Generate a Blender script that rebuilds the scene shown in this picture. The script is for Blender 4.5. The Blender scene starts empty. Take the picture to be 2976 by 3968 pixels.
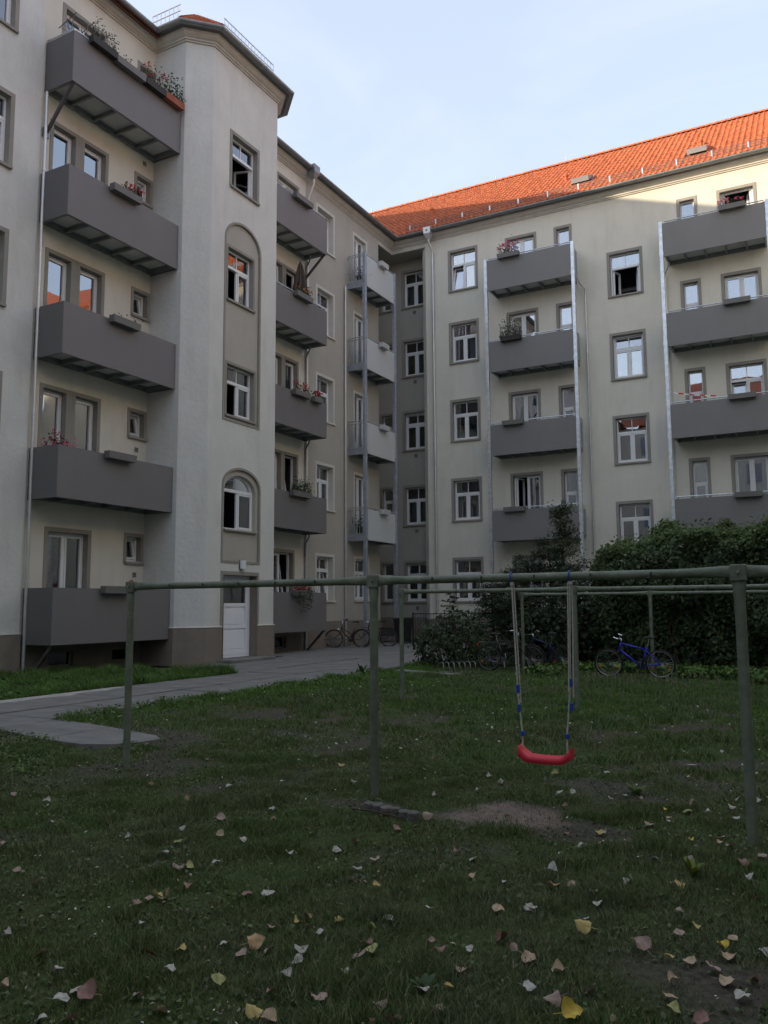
import bpy, math, random
import numpy as np
from mathutils import Matrix, Vector

random.seed(7)
RNG = np.random.default_rng(11)
scene = bpy.context.scene
col = scene.collection
R = math.radians

# ------------------------------------------------------------------ camera
YAW, PITCH, ROLL = R(28.2256), R(6.4651), R(-0.3718)
_F = Vector((-math.sin(YAW)*math.cos(PITCH), math.cos(YAW)*math.cos(PITCH), math.sin(PITCH)))
_Rt = Vector((math.cos(YAW), math.sin(YAW), 0))
_U = _Rt.cross(_F)
_R2 = _Rt*math.cos(ROLL) + _U*math.sin(ROLL)
_U2 = -_Rt*math.sin(ROLL) + _U*math.cos(ROLL)
cam_d = bpy.data.cameras.new('camera')
cam = bpy.data.objects.new('camera', cam_d)
col.objects.link(cam)
cam_d.sensor_fit = 'VERTICAL'
cam_d.sensor_height = 36.0
cam_d.lens = 3201.3/3968*36.0
cam_d.clip_start = 0.05
cam_d.clip_end = 1500
cam.matrix_world = Matrix(((_R2.x, _U2.x, -_F.x, 0), (_R2.y, _U2.y, -_F.y, 0), (_R2.z, _U2.z, -_F.z, 1.60), (0, 0, 0, 1)))
scene.camera = cam

# ------------------------------------------------------------------ sky, sun, exposure
SUN_DIR = Vector((1.0, 0.8, -0.33)).normalized()          # direction the light travels
SUN_EL = math.asin(-SUN_DIR.z)
SUN_ROT = math.atan2(-SUN_DIR.x, -SUN_DIR.y)
world = bpy.data.worlds.new('World')
scene.world = world
world.use_nodes = True
wn, wl = world.node_tree.nodes, world.node_tree.links
wn.clear()
w_out = wn.new('ShaderNodeOutputWorld')
w_bg = wn.new('ShaderNodeBackground')
w_sky = wn.new('ShaderNodeTexSky')
w_sky.sky_type = 'NISHITA'
w_sky.sun_disc = False
w_sky.sun_elevation = SUN_EL
w_sky.sun_rotation = SUN_ROT
w_sky.air_density = 1.0
w_sky.dust_density = 1.2
w_sky.ozone_density = 1.2
w_bg.inputs['Strength'].default_value = 0.15
# thin high cloud, the same over the whole dome
w_tc = wn.new('ShaderNodeTexCoord')
w_map = wn.new('ShaderNodeMapping')
w_map.inputs['Scale'].default_value = (1.0, 2.2, 3.5)
w_map.inputs['Rotation'].default_value = (0.2, 0.5, 0.9)
w_noise = wn.new('ShaderNodeTexNoise')
w_noise.inputs['Scale'].default_value = 1.6
w_noise.inputs['Detail'].default_value = 7
w_noise.inputs['Roughness'].default_value = 0.55
w_noise.inputs['Distortion'].default_value = 0.6
w_ramp = wn.new('ShaderNodeValToRGB')
w_ramp.color_ramp.elements[0].position = 0.42
w_ramp.color_ramp.elements[0].color = (0.48, 0.48, 0.48, 1)
w_ramp.color_ramp.elements[1].position = 0.78
w_ramp.color_ramp.elements[1].color = (0.68, 0.68, 0.68, 1)
w_mix = wn.new('ShaderNodeMixRGB')
w_mix.inputs['Color2'].default_value = (2.95, 3.12, 3.50, 1)
wl.new(w_tc.outputs['Generated'], w_map.inputs['Vector'])
wl.new(w_map.outputs['Vector'], w_noise.inputs['Vector'])
wl.new(w_noise.outputs['Fac'], w_ramp.inputs['Fac'])
wl.new(w_ramp.outputs['Color'], w_mix.inputs['Fac'])
wl.new(w_sky.outputs['Color'], w_mix.inputs['Color1'])
wl.new(w_mix.outputs['Color'], w_bg.inputs['Color'])
wl.new(w_bg.outputs['Background'], w_out.inputs['Surface'])

sun_d = bpy.data.lights.new('sun', 'SUN')
sun_d.energy = 3.1
sun_d.angle = R(0.5)
sun_d.color = (1.0, 0.81, 0.56)
sun = bpy.data.objects.new('sun', sun_d)
col.objects.link(sun)
sun.location = (-60, -50, 40)
sun.rotation_euler = SUN_DIR.to_track_quat('-Z', 'Y').to_euler()

vs = scene.view_settings
vs.view_transform = 'Standard'
vs.look = 'None'
vs.exposure = 1.3
vs.gamma = 1.0
vs.use_curve_mapping = False
scene.cycles.max_bounces = 7
scene.cycles.diffuse_bounces = 4
scene.cycles.transparent_max_bounces = 12
scene.cycles.use_denoising = True

# ------------------------------------------------------------------ materials
MATS = {}

def new_mat(name):
    m = bpy.data.materials.new(name)
    m.use_nodes = True
    nt = m.node_tree
    nt.nodes.clear()
    out = nt.nodes.new('ShaderNodeOutputMaterial')
    MATS[name] = m
    return m, nt.nodes, nt.links, out

def mat(name, c, rough=0.8, metal=0.0, var=0.12, scale=3.0, bump=0.0, bscale=40.0, spec=0.4, c2=None, dirt=0.0):
    m, n, l, out = new_mat(name)
    b = n.new('ShaderNodeBsdfPrincipled')
    b.inputs['Roughness'].default_value = rough
    b.inputs['Metallic'].default_value = metal
    b.inputs['Specular IOR Level'].default_value = spec
    g = n.new('ShaderNodeNewGeometry')
    nz = n.new('ShaderNodeTexNoise')
    nz.inputs['Scale'].default_value = scale
    nz.inputs['Detail'].default_value = 6
    nz.inputs['Roughness'].default_value = 0.62
    l.new(g.outputs['Position'], nz.inputs['Vector'])
    mx = n.new('ShaderNodeMixRGB')
    lo = tuple(max(0, x*(1-var)) for x in c)
    hi = tuple(min(1, x*(1+var)) for x in (c2 or c))
    mx.inputs['Color1'].default_value = (*lo, 1)
    mx.inputs['Color2'].default_value = (*hi, 1)
    rp = n.new('ShaderNodeMapRange')
    rp.inputs['From Min'].default_value = 0.3
    rp.inputs['From Max'].default_value = 0.7
    l.new(nz.outputs['Fac'], rp.inputs['Value'])
    l.new(rp.outputs['Result'], mx.inputs['Fac'])
    colour = mx.outputs['Color']
    if dirt:
        nd = n.new('ShaderNodeTexNoise')
        nd.inputs['Scale'].default_value = 0.9
        nd.inputs['Detail'].default_value = 8
        nd.inputs['Roughness'].default_value = 0.7
        mp = n.new('ShaderNodeMapping')
        mp.inputs['Scale'].default_value = (2.5, 2.5, 0.45)
        l.new(g.outputs['Position'], mp.inputs['Vector'])
        l.new(mp.outputs['Vector'], nd.inputs['Vector'])
        rd = n.new('ShaderNodeMapRange')
        rd.inputs['From Min'].default_value = 0.48
        rd.inputs['From Max'].default_value = 0.75
        rd.inputs['To Max'].default_value = dirt
        l.new(nd.outputs['Fac'], rd.inputs['Value'])
        m2 = n.new('ShaderNodeMixRGB')
        m2.blend_type = 'MULTIPLY'
        m2.inputs['Color2'].default_value = (0.55, 0.53, 0.5, 1)
        l.new(rd.outputs['Result'], m2.inputs['Fac'])
        l.new(colour, m2.inputs['Color1'])
        colour = m2.outputs['Color']
    l.new(colour, b.inputs['Base Color'])
    if bump:
        nb = n.new('ShaderNodeTexNoise')
        nb.inputs['Scale'].default_value = bscale
        nb.inputs['Detail'].default_value = 4
        l.new(g.outputs['Position'], nb.inputs['Vector'])
        bp = n.new('ShaderNodeBump')
        bp.inputs['Strength'].default_value = bump
        bp.inputs['Distance'].default_value = 0.02
        l.new(nb.outputs['Fac'], bp.inputs['Height'])
        l.new(bp.outputs['Normal'], b.inputs['Normal'])
    l.new(b.outputs['BSDF'], out.inputs['Surface'])
    return m

def leaf_mat(name, rough=0.55, trans=0.3):
    m, n, l, out = new_mat(name)
    at = n.new('ShaderNodeAttribute')
    at.attribute_name = 'Col'
    b = n.new('ShaderNodeBsdfPrincipled')
    b.inputs['Roughness'].default_value = rough
    b.inputs['Specular IOR Level'].default_value = 0.35
    t = n.new('ShaderNodeBsdfTranslucent')
    mx = n.new('ShaderNodeMixShader')
    mx.inputs['Fac'].default_value = trans
    l.new(at.outputs['Color'], b.inputs['Base Color'])
    l.new(at.outputs['Color'], t.inputs['Color'])
    l.new(b.outputs['BSDF'], mx.inputs[1])
    l.new(t.outputs['BSDF'], mx.inputs[2])
    l.new(mx.outputs['Shader'], out.inputs['Surface'])
    return m

def glass_mat(name, tint=(0.72, 0.76, 0.78), refl=0.16):
    m, n, l, out = new_mat(name)
    fr = n.new('ShaderNodeFresnel')
    fr.inputs['IOR'].default_value = 1.55
    ad = n.new('ShaderNodeMath')
    ad.operation = 'MULTIPLY_ADD'
    ad.inputs[1].default_value = 1.25
    ad.inputs[2].default_value = refl
    ad.use_clamp = True
    tr = n.new('ShaderNodeBsdfTransparent')
    tr.inputs['Color'].default_value = (*tint, 1)
    gl = n.new('ShaderNodeBsdfGlossy')
    gl.inputs['Roughness'].default_value = 0.01
    gl.inputs['Color'].default_value = (0.93, 0.95, 1.0, 1)
    g = n.new('ShaderNodeNewGeometry')
    nz = n.new('ShaderNodeTexNoise')
    nz.inputs['Scale'].default_value = 1.3
    bp = n.new('ShaderNodeBump')
    bp.inputs['Strength'].default_value = 0.05
    bp.inputs['Distance'].default_value = 0.02
    l.new(g.outputs['Position'], nz.inputs['Vector'])
    l.new(nz.outputs['Fac'], bp.inputs['Height'])
    l.new(bp.outputs['Normal'], gl.inputs['Normal'])
    mx = n.new('ShaderNodeMixShader')
    l.new(fr.outputs['Fac'], ad.inputs[0])
    l.new(ad.outputs[0], mx.inputs['Fac'])
    l.new(tr.outputs['BSDF'], mx.inputs[1])
    l.new(gl.outputs['BSDF'], mx.inputs[2])
    l.new(mx.outputs['Shader'], out.inputs['Surface'])
    return m

mat('plaster_grey', (0.655, 0.650, 0.620), 0.92, bump=0.55, bscale=14, var=0.05, scale=1.2, dirt=0.25, spec=0.2)
mat('plaster_rough', (0.65, 0.65, 0.625), 0.92, bump=0.7, bscale=9, var=0.06, scale=1.2, dirt=0.25, spec=0.2)
mat('plaster_cream', (0.68, 0.645, 0.565), 0.92, bump=0.35, bscale=25, var=0.05, scale=1.0, dirt=0.2, spec=0.2)
mat('plaster_right', (0.68, 0.660, 0.575), 0.92, bump=0.35, bscale=25, var=0.05, scale=0.8, dirt=0.2, spec=0.2)
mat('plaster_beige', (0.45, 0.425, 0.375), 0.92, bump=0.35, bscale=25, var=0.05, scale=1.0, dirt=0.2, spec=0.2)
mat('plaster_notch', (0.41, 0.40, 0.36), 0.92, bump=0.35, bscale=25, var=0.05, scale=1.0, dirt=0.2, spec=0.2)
mat('trim', (0.30, 0.285, 0.255), 0.9, bump=0.2, bscale=30, var=0.06, spec=0.2)
mat('trim_white', (0.62, 0.60, 0.55), 0.85, bump=0.15, bscale=30, var=0.05, spec=0.25)
mat('plinth', (0.235, 0.205, 0.175), 0.93, bump=0.5, bscale=30, var=0.08, dirt=0.35, spec=0.2)
mat('cornice', (0.58, 0.555, 0.50), 0.9, bump=0.2, bscale=20, var=0.06, dirt=0.3, spec=0.2)
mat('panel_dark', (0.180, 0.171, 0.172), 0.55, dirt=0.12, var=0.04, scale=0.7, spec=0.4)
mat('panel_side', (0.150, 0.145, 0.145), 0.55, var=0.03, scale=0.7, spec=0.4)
mat('panel_right', (0.205, 0.203, 0.198), 0.6, dirt=0.12, var=0.04, scale=0.7, spec=0.4)
mat('panel_light', (0.55, 0.57, 0.57), 0.6, var=0.03, scale=0.7, spec=0.4)
mat('panel_frost', (0.24, 0.30, 0.33), 0.35, var=0.05, scale=2)
mat('floor_plate', (0.62, 0.64, 0.64), 0.7, var=0.08, scale=2)
mat('steel_dark', (0.15, 0.155, 0.16), 0.5, 0.4, var=0.1)
mat('galvanised', (0.60, 0.63, 0.66), 0.38, 0.85, var=0.22, scale=7)
mat('steel_sky_tint', (0.44, 0.48, 0.56), 0.42, 0.75, var=0.18, scale=6)  # galvanised steel, blue of the reflected sky put into its base colour
mat('zinc', (0.27, 0.285, 0.29), 0.45, 0.7, var=0.15, scale=4)
mat('pipe_bright', (0.60, 0.61, 0.62), 0.42, 0.7, var=0.08, scale=4)
mat('strut', (0.09, 0.085, 0.09), 0.6, 0.1, var=0.1)
mat('pvc_white', (0.80, 0.81, 0.82), 0.35, var=0.03)
mat('door_white', (0.86, 0.87, 0.92), 0.4, var=0.03)
mat('curtain', (0.42, 0.43, 0.44), 0.9, var=0.12, scale=8)
mat('curtain_warm', (0.55, 0.50, 0.42), 0.9, var=0.15, scale=8)
mat('interior', (0.20, 0.19, 0.18), 0.95, var=0.2, scale=0.8)
mat('tile_orange', (0.40, 0.118, 0.060), 0.8, var=0.36, scale=7.0, c2=(0.50, 0.16, 0.080), spec=0.25)
mat('tile_far', (0.36, 0.105, 0.052), 0.75, var=0.22, scale=6.0, bump=0.6, bscale=12)
mat('guard', (0.22, 0.13, 0.105), 0.6, 0.3, var=0.2)
mat('concrete', (0.20, 0.197, 0.187), 0.93, bump=0.5, bscale=60, var=0.2, scale=2.2, dirt=0.4, spec=0.2)
mat('concrete_pale', (0.40, 0.385, 0.36), 0.93, bump=0.5, bscale=60, var=0.3, scale=5.0, spec=0.2)
mat('edging', (0.125, 0.118, 0.108), 0.95, bump=0.6, bscale=50, var=0.25, scale=9)
mat('pole_green', (0.142, 0.172, 0.122), 0.55, 0.1, var=0.22, scale=7, bump=0.3, bscale=30, c2=(0.17, 0.195, 0.148), dirt=0.6)
mat('hook_dark', (0.05, 0.055, 0.05), 0.6, 0.4)
mat('bolt', (0.35, 0.35, 0.33), 0.4, 0.8)
mat('red_plastic', (0.62, 0.028, 0.05), 0.45, var=0.05)
mat('rope', (0.50, 0.48, 0.43), 0.9, var=0.15, scale=60, bump=0.3, bscale=120)
mat('blue_plastic', (0.02, 0.07, 0.35), 0.4)
mat('tyre', (0.018, 0.018, 0.018), 0.85)
mat('rim', (0.45, 0.46, 0.47), 0.35, 0.85)
mat('rim_dark', (0.12, 0.12, 0.12), 0.4, 0.6)
mat('bike_blue', (0.03, 0.03, 0.45), 0.35)
mat('bike_black', (0.02, 0.02, 0.022), 0.4)
mat('bike_navy', (0.015, 0.02, 0.07), 0.4)
mat('bike_brown', (0.05, 0.028, 0.02), 0.4)
mat('chrome', (0.75, 0.76, 0.77), 0.2, 0.95)
mat('saddle', (0.02, 0.02, 0.02), 0.6)
mat('reflector', (0.55, 0.03, 0.02), 0.3)
mat('reflector_orange', (0.7, 0.16, 0.02), 0.3)
mat('bin_black', (0.018, 0.019, 0.02), 0.5)
mat('fence_iron', (0.05, 0.052, 0.05), 0.6, 0.4)
mat('box_grey', (0.17, 0.165, 0.16), 0.6, var=0.05)
mat('box_light', (0.50, 0.51, 0.50), 0.6, var=0.05)
mat('box_dark', (0.035, 0.032, 0.03), 0.6)
mat('box_terracotta', (0.32, 0.10, 0.06), 0.75)
mat('soil', (0.035, 0.026, 0.019), 0.98, var=0.3, scale=30)
mat('bark', (0.09, 0.07, 0.05), 0.95, var=0.3, scale=20, bump=0.6, bscale=40)
mat('twig', (0.07, 0.055, 0.035), 0.95, var=0.3, scale=20)
mat('parasol_cloth', (0.10, 0.075, 0.065), 0.9, var=0.1)
mat('tape_red', (0.6, 0.03, 0.03), 0.5)
mat('tape_white', (0.8, 0.8, 0.8), 0.5)
mat('lamp_white', (0.75, 0.77, 0.80), 0.35)
mat('vent_dark', (0.05, 0.05, 0.05), 0.8)
mat('hatch_grey', (0.30, 0.33, 0.36), 0.5, var=0.06)
mat('skylight_glass', (0.25, 0.30, 0.36), 0.12, var=0.05, spec=0.8)
mat('vent_orange', (0.50, 0.12, 0.04), 0.7)
leaf_mat('foliage', 0.6, 0.25)
leaf_mat('grass', 0.65, 0.2)
leaf_mat('petal', 0.6, 0.3)
leaf_mat('dry_leaf', 0.75, 0.1)
glass_mat('glass')
glass_mat('glass_dim', (0.4, 0.4, 0.4), 0.0)
glass_mat('glass_sky', refl=0.27)
def ground_mat():
    m, n, l, out = new_mat('ground')
    at = n.new('ShaderNodeAttribute'); at.attribute_name = 'Col'
    b = n.new('ShaderNodeBsdfPrincipled')
    b.inputs['Roughness'].default_value = 0.97
    b.inputs['Specular IOR Level'].default_value = 0.15
    g = n.new('ShaderNodeNewGeometry')
    nz = n.new('ShaderNodeTexNoise'); nz.inputs['Scale'].default_value = 28; nz.inputs['Detail'].default_value = 8; nz.inputs['Roughness'].default_value = 0.7
    l.new(g.outputs['Position'], nz.inputs['Vector'])
    mr = n.new('ShaderNodeMapRange'); mr.inputs['From Min'].default_value = 0.3; mr.inputs['From Max'].default_value = 0.75
    mr.inputs['To Min'].default_value = 0.45; mr.inputs['To Max'].default_value = 1.6
    l.new(nz.outputs['Fac'], mr.inputs['Value'])
    mx = n.new('ShaderNodeMixRGB'); mx.blend_type = 'MULTIPLY'; mx.inputs['Fac'].default_value = 1
    l.new(at.outputs['Color'], mx.inputs['Color1']); l.new(mr.outputs['Result'], mx.inputs['Color2'])
    l.new(mx.outputs['Color'], b.inputs['Base Color'])
    bp = n.new('ShaderNodeBump'); bp.inputs['Strength'].default_value = 0.9; bp.inputs['Distance'].default_value = 0.02
    l.new(nz.outputs['Fac'], bp.inputs['Height']); l.new(bp.outputs['Normal'], b.inputs['Normal'])
    l.new(b.outputs['BSDF'], out.inputs['Surface'])
ground_mat()

# ------------------------------------------------------------------ mesh helpers
WMX = {}

def place(o, parent, M):
    WMX[o] = M.copy()
    if parent is not None:
        o.parent = parent
        o.matrix_basis = WMX[parent].inverted() @ M
    else:
        o.matrix_basis = M

def T(x, y, z): return Matrix.Translation((x, y, z))
def RZ(a): return Matrix.Rotation(a, 4, 'Z')
def RX(a): return Matrix.Rotation(a, 4, 'X')
def RY(a): return Matrix.Rotation(a, 4, 'Y')
ID = Matrix.Identity(4)

class MB:
    def __init__(s):
        s.v = []; s.f = []
    def quad(s, *pts):
        i = len(s.v); s.v += [tuple(p) for p in pts]; s.f.append(tuple(range(i, i+len(pts)))); return s
    def box(s, x0, x1, y0, y1, z0, z1, M=None):
        i = len(s.v)
        P = [(x0,y0,z0),(x1,y0,z0),(x1,y1,z0),(x0,y1,z0),(x0,y0,z1),(x1,y0,z1),(x1,y1,z1),(x0,y1,z1)]
        if M is not None: P = [tuple(M @ Vector(p)) for p in P]
        s.v += P
        s.f += [(i,i+3,i+2,i+1),(i+4,i+5,i+6,i+7),(i,i+1,i+5,i+4),(i+1,i+2,i+6,i+5),(i+2,i+3,i+7,i+6),(i+3,i,i+4,i+7)]
        return s
    def cbox(s, x0, x1, y0, y1, z0, z1, c=0.01):
        """box with chamfered edges along z and top"""
        i = len(s.v)
        def ring(z, d):
            return [(x0+c+d,y0+d,z),(x1-c-d,y0+d,z),(x1-d,y0+c+d,z),(x1-d,y1-c-d,z),(x1-c-d,y1-d,z),(x0+c+d,y1-d,z),(x0+d,y1-c-d,z),(x0+d,y0+c+d,z)]
        s.v += ring(z0, 0) + ring(z1-c, 0) + ring(z1, c)
        s.f.append(tuple(i+k for k in range(7, -1, -1)))
        for a in (0, 8):
            for k in range(8):
                s.f.append((i+a+k, i+a+(k+1) % 8, i+a+8+(k+1) % 8, i+a+8+k))
        s.f.append(tuple(i+16+k for k in range(8)))
        return s
    def tube(s, pts, r, seg=8, closed=False, flat=None):
        pts = [Vector(p) for p in pts]
        n = len(pts)
        rr = r if isinstance(r, (list, tuple)) else [r]*n
        base = len(s.v)
        up = None
        for k in range(n):
            if closed: t = pts[(k+1) % n]-pts[k-1]
            else: t = pts[min(k+1, n-1)]-pts[max(k-1, 0)]
            t.normalize()
            if up is None:
                a = Vector((0, 0, 1)) if abs(t.z) < 0.9 else Vector((1, 0, 0))
                up = (a - t*a.dot(t)).normalized()
            else:
                up = (up - t*up.dot(t)).normalized()
            sd = t.cross(up)
            fx, fy = (1, 1) if flat is None else flat[k]
            for j in range(seg):
                a = 2*math.pi*j/seg
                p = pts[k] + (sd*math.cos(a)*fx + up*math.sin(a)*fy)*rr[k]
                s.v.append(tuple(p))
        m = n if closed else n-1
        for k in range(m):
            for j in range(seg):
                a = base+k*seg; b = base+((k+1) % n)*seg
                s.f.append((a+j, b+j, b+(j+1) % seg, a+(j+1) % seg))
        if not closed:
            s.f.append(tuple(base+j for j in range(seg)))
            s.f.append(tuple(base+(n-1)*seg+j for j in range(seg-1, -1, -1)))
        return s
    def bar(s, a, b, w, h):
        """rectangular bar from a to b"""
        a = Vector(a); b = Vector(b); t = (b-a).normalized()
        q = Vector((0, 0, 1)) if abs(t.z) < 0.95 else Vector((1, 0, 0))
        sd = t.cross(q).normalized(); up = sd.cross(t)
        i = len(s.v)
        for p in (a, b):
            for x, y in ((-1,-1),(1,-1),(1,1),(-1,1)):
                s.v.append(tuple(p+sd*x*w/2+up*y*h/2))
        s.f += [(i+3,i+2,i+1,i),(i+4,i+5,i+6,i+7)]+[(i+k,i+(k+1)%4,i+4+(k+1)%4,i+4+k) for k in range(4)]
        return s
    def prism(s, poly, z0, z1):
        n = len(poly); i = len(s.v)
        s.v += [(x, y, z0) for x, y in poly]+[(x, y, z1) for x, y in poly]
        s.f.append(tuple(i+k for k in range(n-1, -1, -1))); s.f.append(tuple(i+n+k for k in range(n)))
        for k in range(n): s.f.append((i+k, i+(k+1) % n, i+n+(k+1) % n, i+n+k))
        return s
    def mesh(s, name):
        me = bpy.data.meshes.new(name)
        me.from_pydata(s.v, [], s.f)
        me.update()
        return me
    def obj(s, name, m, parent=None, M=ID, smooth=False, auto=None):
        me = s.mesh(name)
        me.materials.append(MATS[m])
        if smooth:
            me.polygons.foreach_set('use_smooth', [True]*len(me.polygons))
            if auto:
                me.set_sharp_from_angle(angle=R(auto))
        o = bpy.data.objects.new(name, me)
        col.objects.link(o)
        place(o, parent, M)
        return o

def share(o, parent, M, name=None):
    c = bpy.data.objects.new(name or o.name.split('.')[0], o.data)
    col.objects.link(c)
    place(c, parent, M)
    return c

def empty(name, M, parent=None):
    o = bpy.data.objects.new(name, None)
    o.empty_display_size = 0.2
    col.objects.link(o)
    place(o, parent, M)
    return o

def tag(o, label, cat, group=None, kind=None):
    if label: o['label'] = label
    if cat: o['category'] = cat
    if group: o['group'] = group
    if kind: o['kind'] = kind
    return o

def fast_mesh(name, V, F, C, m, parent=None, M=ID, smooth=False):
    """V (n,3), F (k,3 or 4) int, C (n,3) vertex colours"""
    V = np.asarray(V, np.float32); F = np.asarray(F, np.int32)
    me = bpy.data.meshes.new(name)
    k = F.shape[1]
    me.vertices.add(len(V)); me.vertices.foreach_set('co', V.ravel())
    me.loops.add(F.size); me.loops.foreach_set('vertex_index', F.ravel())
    me.polygons.add(len(F)); me.polygons.foreach_set('loop_start', np.arange(0, F.size, k, dtype=np.int32))
    try: me.polygons.foreach_set('loop_total', np.full(len(F), k, np.int32))
    except Exception: pass
    me.update(calc_edges=True)
    if C is not None:
        at = me.color_attributes.new('Col', 'FLOAT_COLOR', 'POINT')
        at.data.foreach_set('color', np.concatenate([np.asarray(C, np.float32), np.ones((len(V), 1), np.float32)], 1).ravel())
    if smooth: me.polygons.foreach_set('use_smooth', np.ones(len(F), bool))
    me.validate()
    me.materials.append(MATS[m])
    o = bpy.data.objects.new(name, me)
    col.objects.link(o)
    place(o, parent, M)
    if parent is not None and name in ('foliage', 'flowers', 'needles'): o['kind'] = 'stuff'
    return o

def vnoise(x, y, s, seed=0):
    x = np.asarray(x, float)/s; y = np.asarray(y, float)/s
    xi = np.floor(x).astype(np.int64); yi = np.floor(y).astype(np.int64)
    fx = x-xi; fy = y-yi; fx = fx*fx*(3-2*fx); fy = fy*fy*(3-2*fy)
    def hsh(a, b):
        h = (a*374761393+b*668265263+seed*974634777) & 0xffffffff
        h = ((h ^ (h >> 13))*1274126177) & 0xffffffff
        return ((h ^ (h >> 16)) & 0xffff)/65535.0
    return (hsh(xi, yi)*(1-fx)+hsh(xi+1, yi)*fx)*(1-fy)+(hsh(xi, yi+1)*(1-fx)+hsh(xi+1, yi+1)*fx)*fy

def leaves(name, P, N, size, C, m='foliage', parent=None, M=ID, aspect=0.55, fold=0.25, droop=0.0, svar=0.35):
    """folded leaves: two triangles each side; P centres, N facing normals"""
    n = len(P)
    P = np.asarray(P, float); N = np.asarray(N, float)
    N = N/np.linalg.norm(N, axis=1, keepdims=True)
    A = RNG.normal(size=(n, 3)); A[:, 2] -= droop
    Tt = A-N*(A*N).sum(1, keepdims=True); Tt /= np.linalg.norm(Tt, axis=1, keepdims=True)
    S = np.cross(N, Tt)
    L = (np.asarray(size)*(1+svar*RNG.uniform(-1, 1, n)))[:, None]
    base = P-Tt*L*0.5; tip = P+Tt*L*0.5-N*L*0.12
    mid = P+N*L*0.04
    lf = P-S*L*aspect*0.5+N*L*fold*0.5; rt = P+S*L*aspect*0.5+N*L*fold*0.5
    V = np.stack([base, lf, tip, rt, mid], 1).reshape(-1, 3)
    i = np.arange(n)[:, None]*5
    F = np.concatenate([i+[[0, 4, 1]], i+[[1, 4, 2]], i+[[0, 3, 4]], i+[[3, 2, 4]]], 0)
    Cc = np.repeat(np.asarray(C), 5, axis=0)
    return fast_mesh(name, V, F, Cc, m, parent, M)

def pal(n, cols, var=0.25):
    cols = np.array(cols)
    c = cols[RNG.integers(0, len(cols), n)]
    return np.clip(c*(1+var*RNG.uniform(-1, 1, (n, 1))), 0, 1)

# ------------------------------------------------------------------ buildings
XW, XL, XT, YR, YN = -17.05, -16.99, -15.29, 32.7, 33.7
TC = 0.58                                   # tower chamfer
WL = lambda x: T(x, 0, 0) @ RZ(R(90))       # wall frame: u = world Y, outward = +X
WR = lambda y: T(0, y, 0)                   # wall frame: u = world X, outward = -Y

left = tag(empty('apartment_building', T(-19, 16, 0)), 'grey plaster apartment wing with stair tower on the left, dark balconies stacked beside the tower', 'building', 'wings round the courtyard')
right = tag(empty('apartment_building', T(-8, 35, 0)), 'pale plaster apartment wing with orange tiled roof facing the camera at the back', 'building', 'wings round the courtyard')

def wall_grid(mb, u0, u1, z0, z1, holes, y=0.0, depth=0.16):
    us = sorted({u0, u1, *[min(max(h[k], u0), u1) for h in holes for k in (0, 1)]})
    zs = sorted({z0, z1, *[min(max(h[k], z0), z1) for h in holes for k in (2, 3)]})
    for a, b in zip(us, us[1:]):
        for c, d in zip(zs, zs[1:]):
            mu, mz = (a+b)/2, (c+d)/2
            if any(h[0] < mu < h[1] and h[2] < mz < h[3] for h in holes): continue
            mb.quad((a, y, c), (b, y, c), (b, y, d), (a, y, d))
    for h in holes:
        a, b, c, d = h[:4]
        e = y+depth
        if c >= z1 or d <= z0: continue
        c = max(c, z0); d = min(d, z1)
        mb.quad((a, y, c), (a, y, d), (a, e, d), (a, e, c))
        mb.quad((b, y, d), (b, y, c), (b, e, c), (b, e, d))
        mb.quad((a, y, d), (b, y, d), (b, e, d), (a, e, d))
        mb.quad((b, y, c), (a, y, c), (a, e, c), (b, e, c))

def frame_rect(mb, x0, x1, z0, z1, t, y0, y1, M=None):
    mb.box(x0, x0+t, y0, y1, z0, z1, M); mb.box(x1-t, x1, y0, y1, z0, z1, M)
    mb.box(x0+t, x1-t, y0, y1, z0, z0+t, M); mb.box(x0+t, x1-t, y0, y1, z1-t, z1, M)

def wavy(x0, x1, z0, z1, y, n=22, amp=0.025):
    mb = MB()
    ph = random.random()*6
    P = []
    for k in range(n+1):
        t = k/n
        P.append((x0+(x1-x0)*t, y+amp*math.sin(t*(x1-x0)*38+ph)+amp*0.6*math.sin(t*23+2*ph)))
    for a, b in zip(P, P[1:]):
        mb.quad((a[0], a[1], z0), (b[0], b[1], z0), (b[0], b[1], z1), (a[0], a[1], z1))
    return mb

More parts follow.
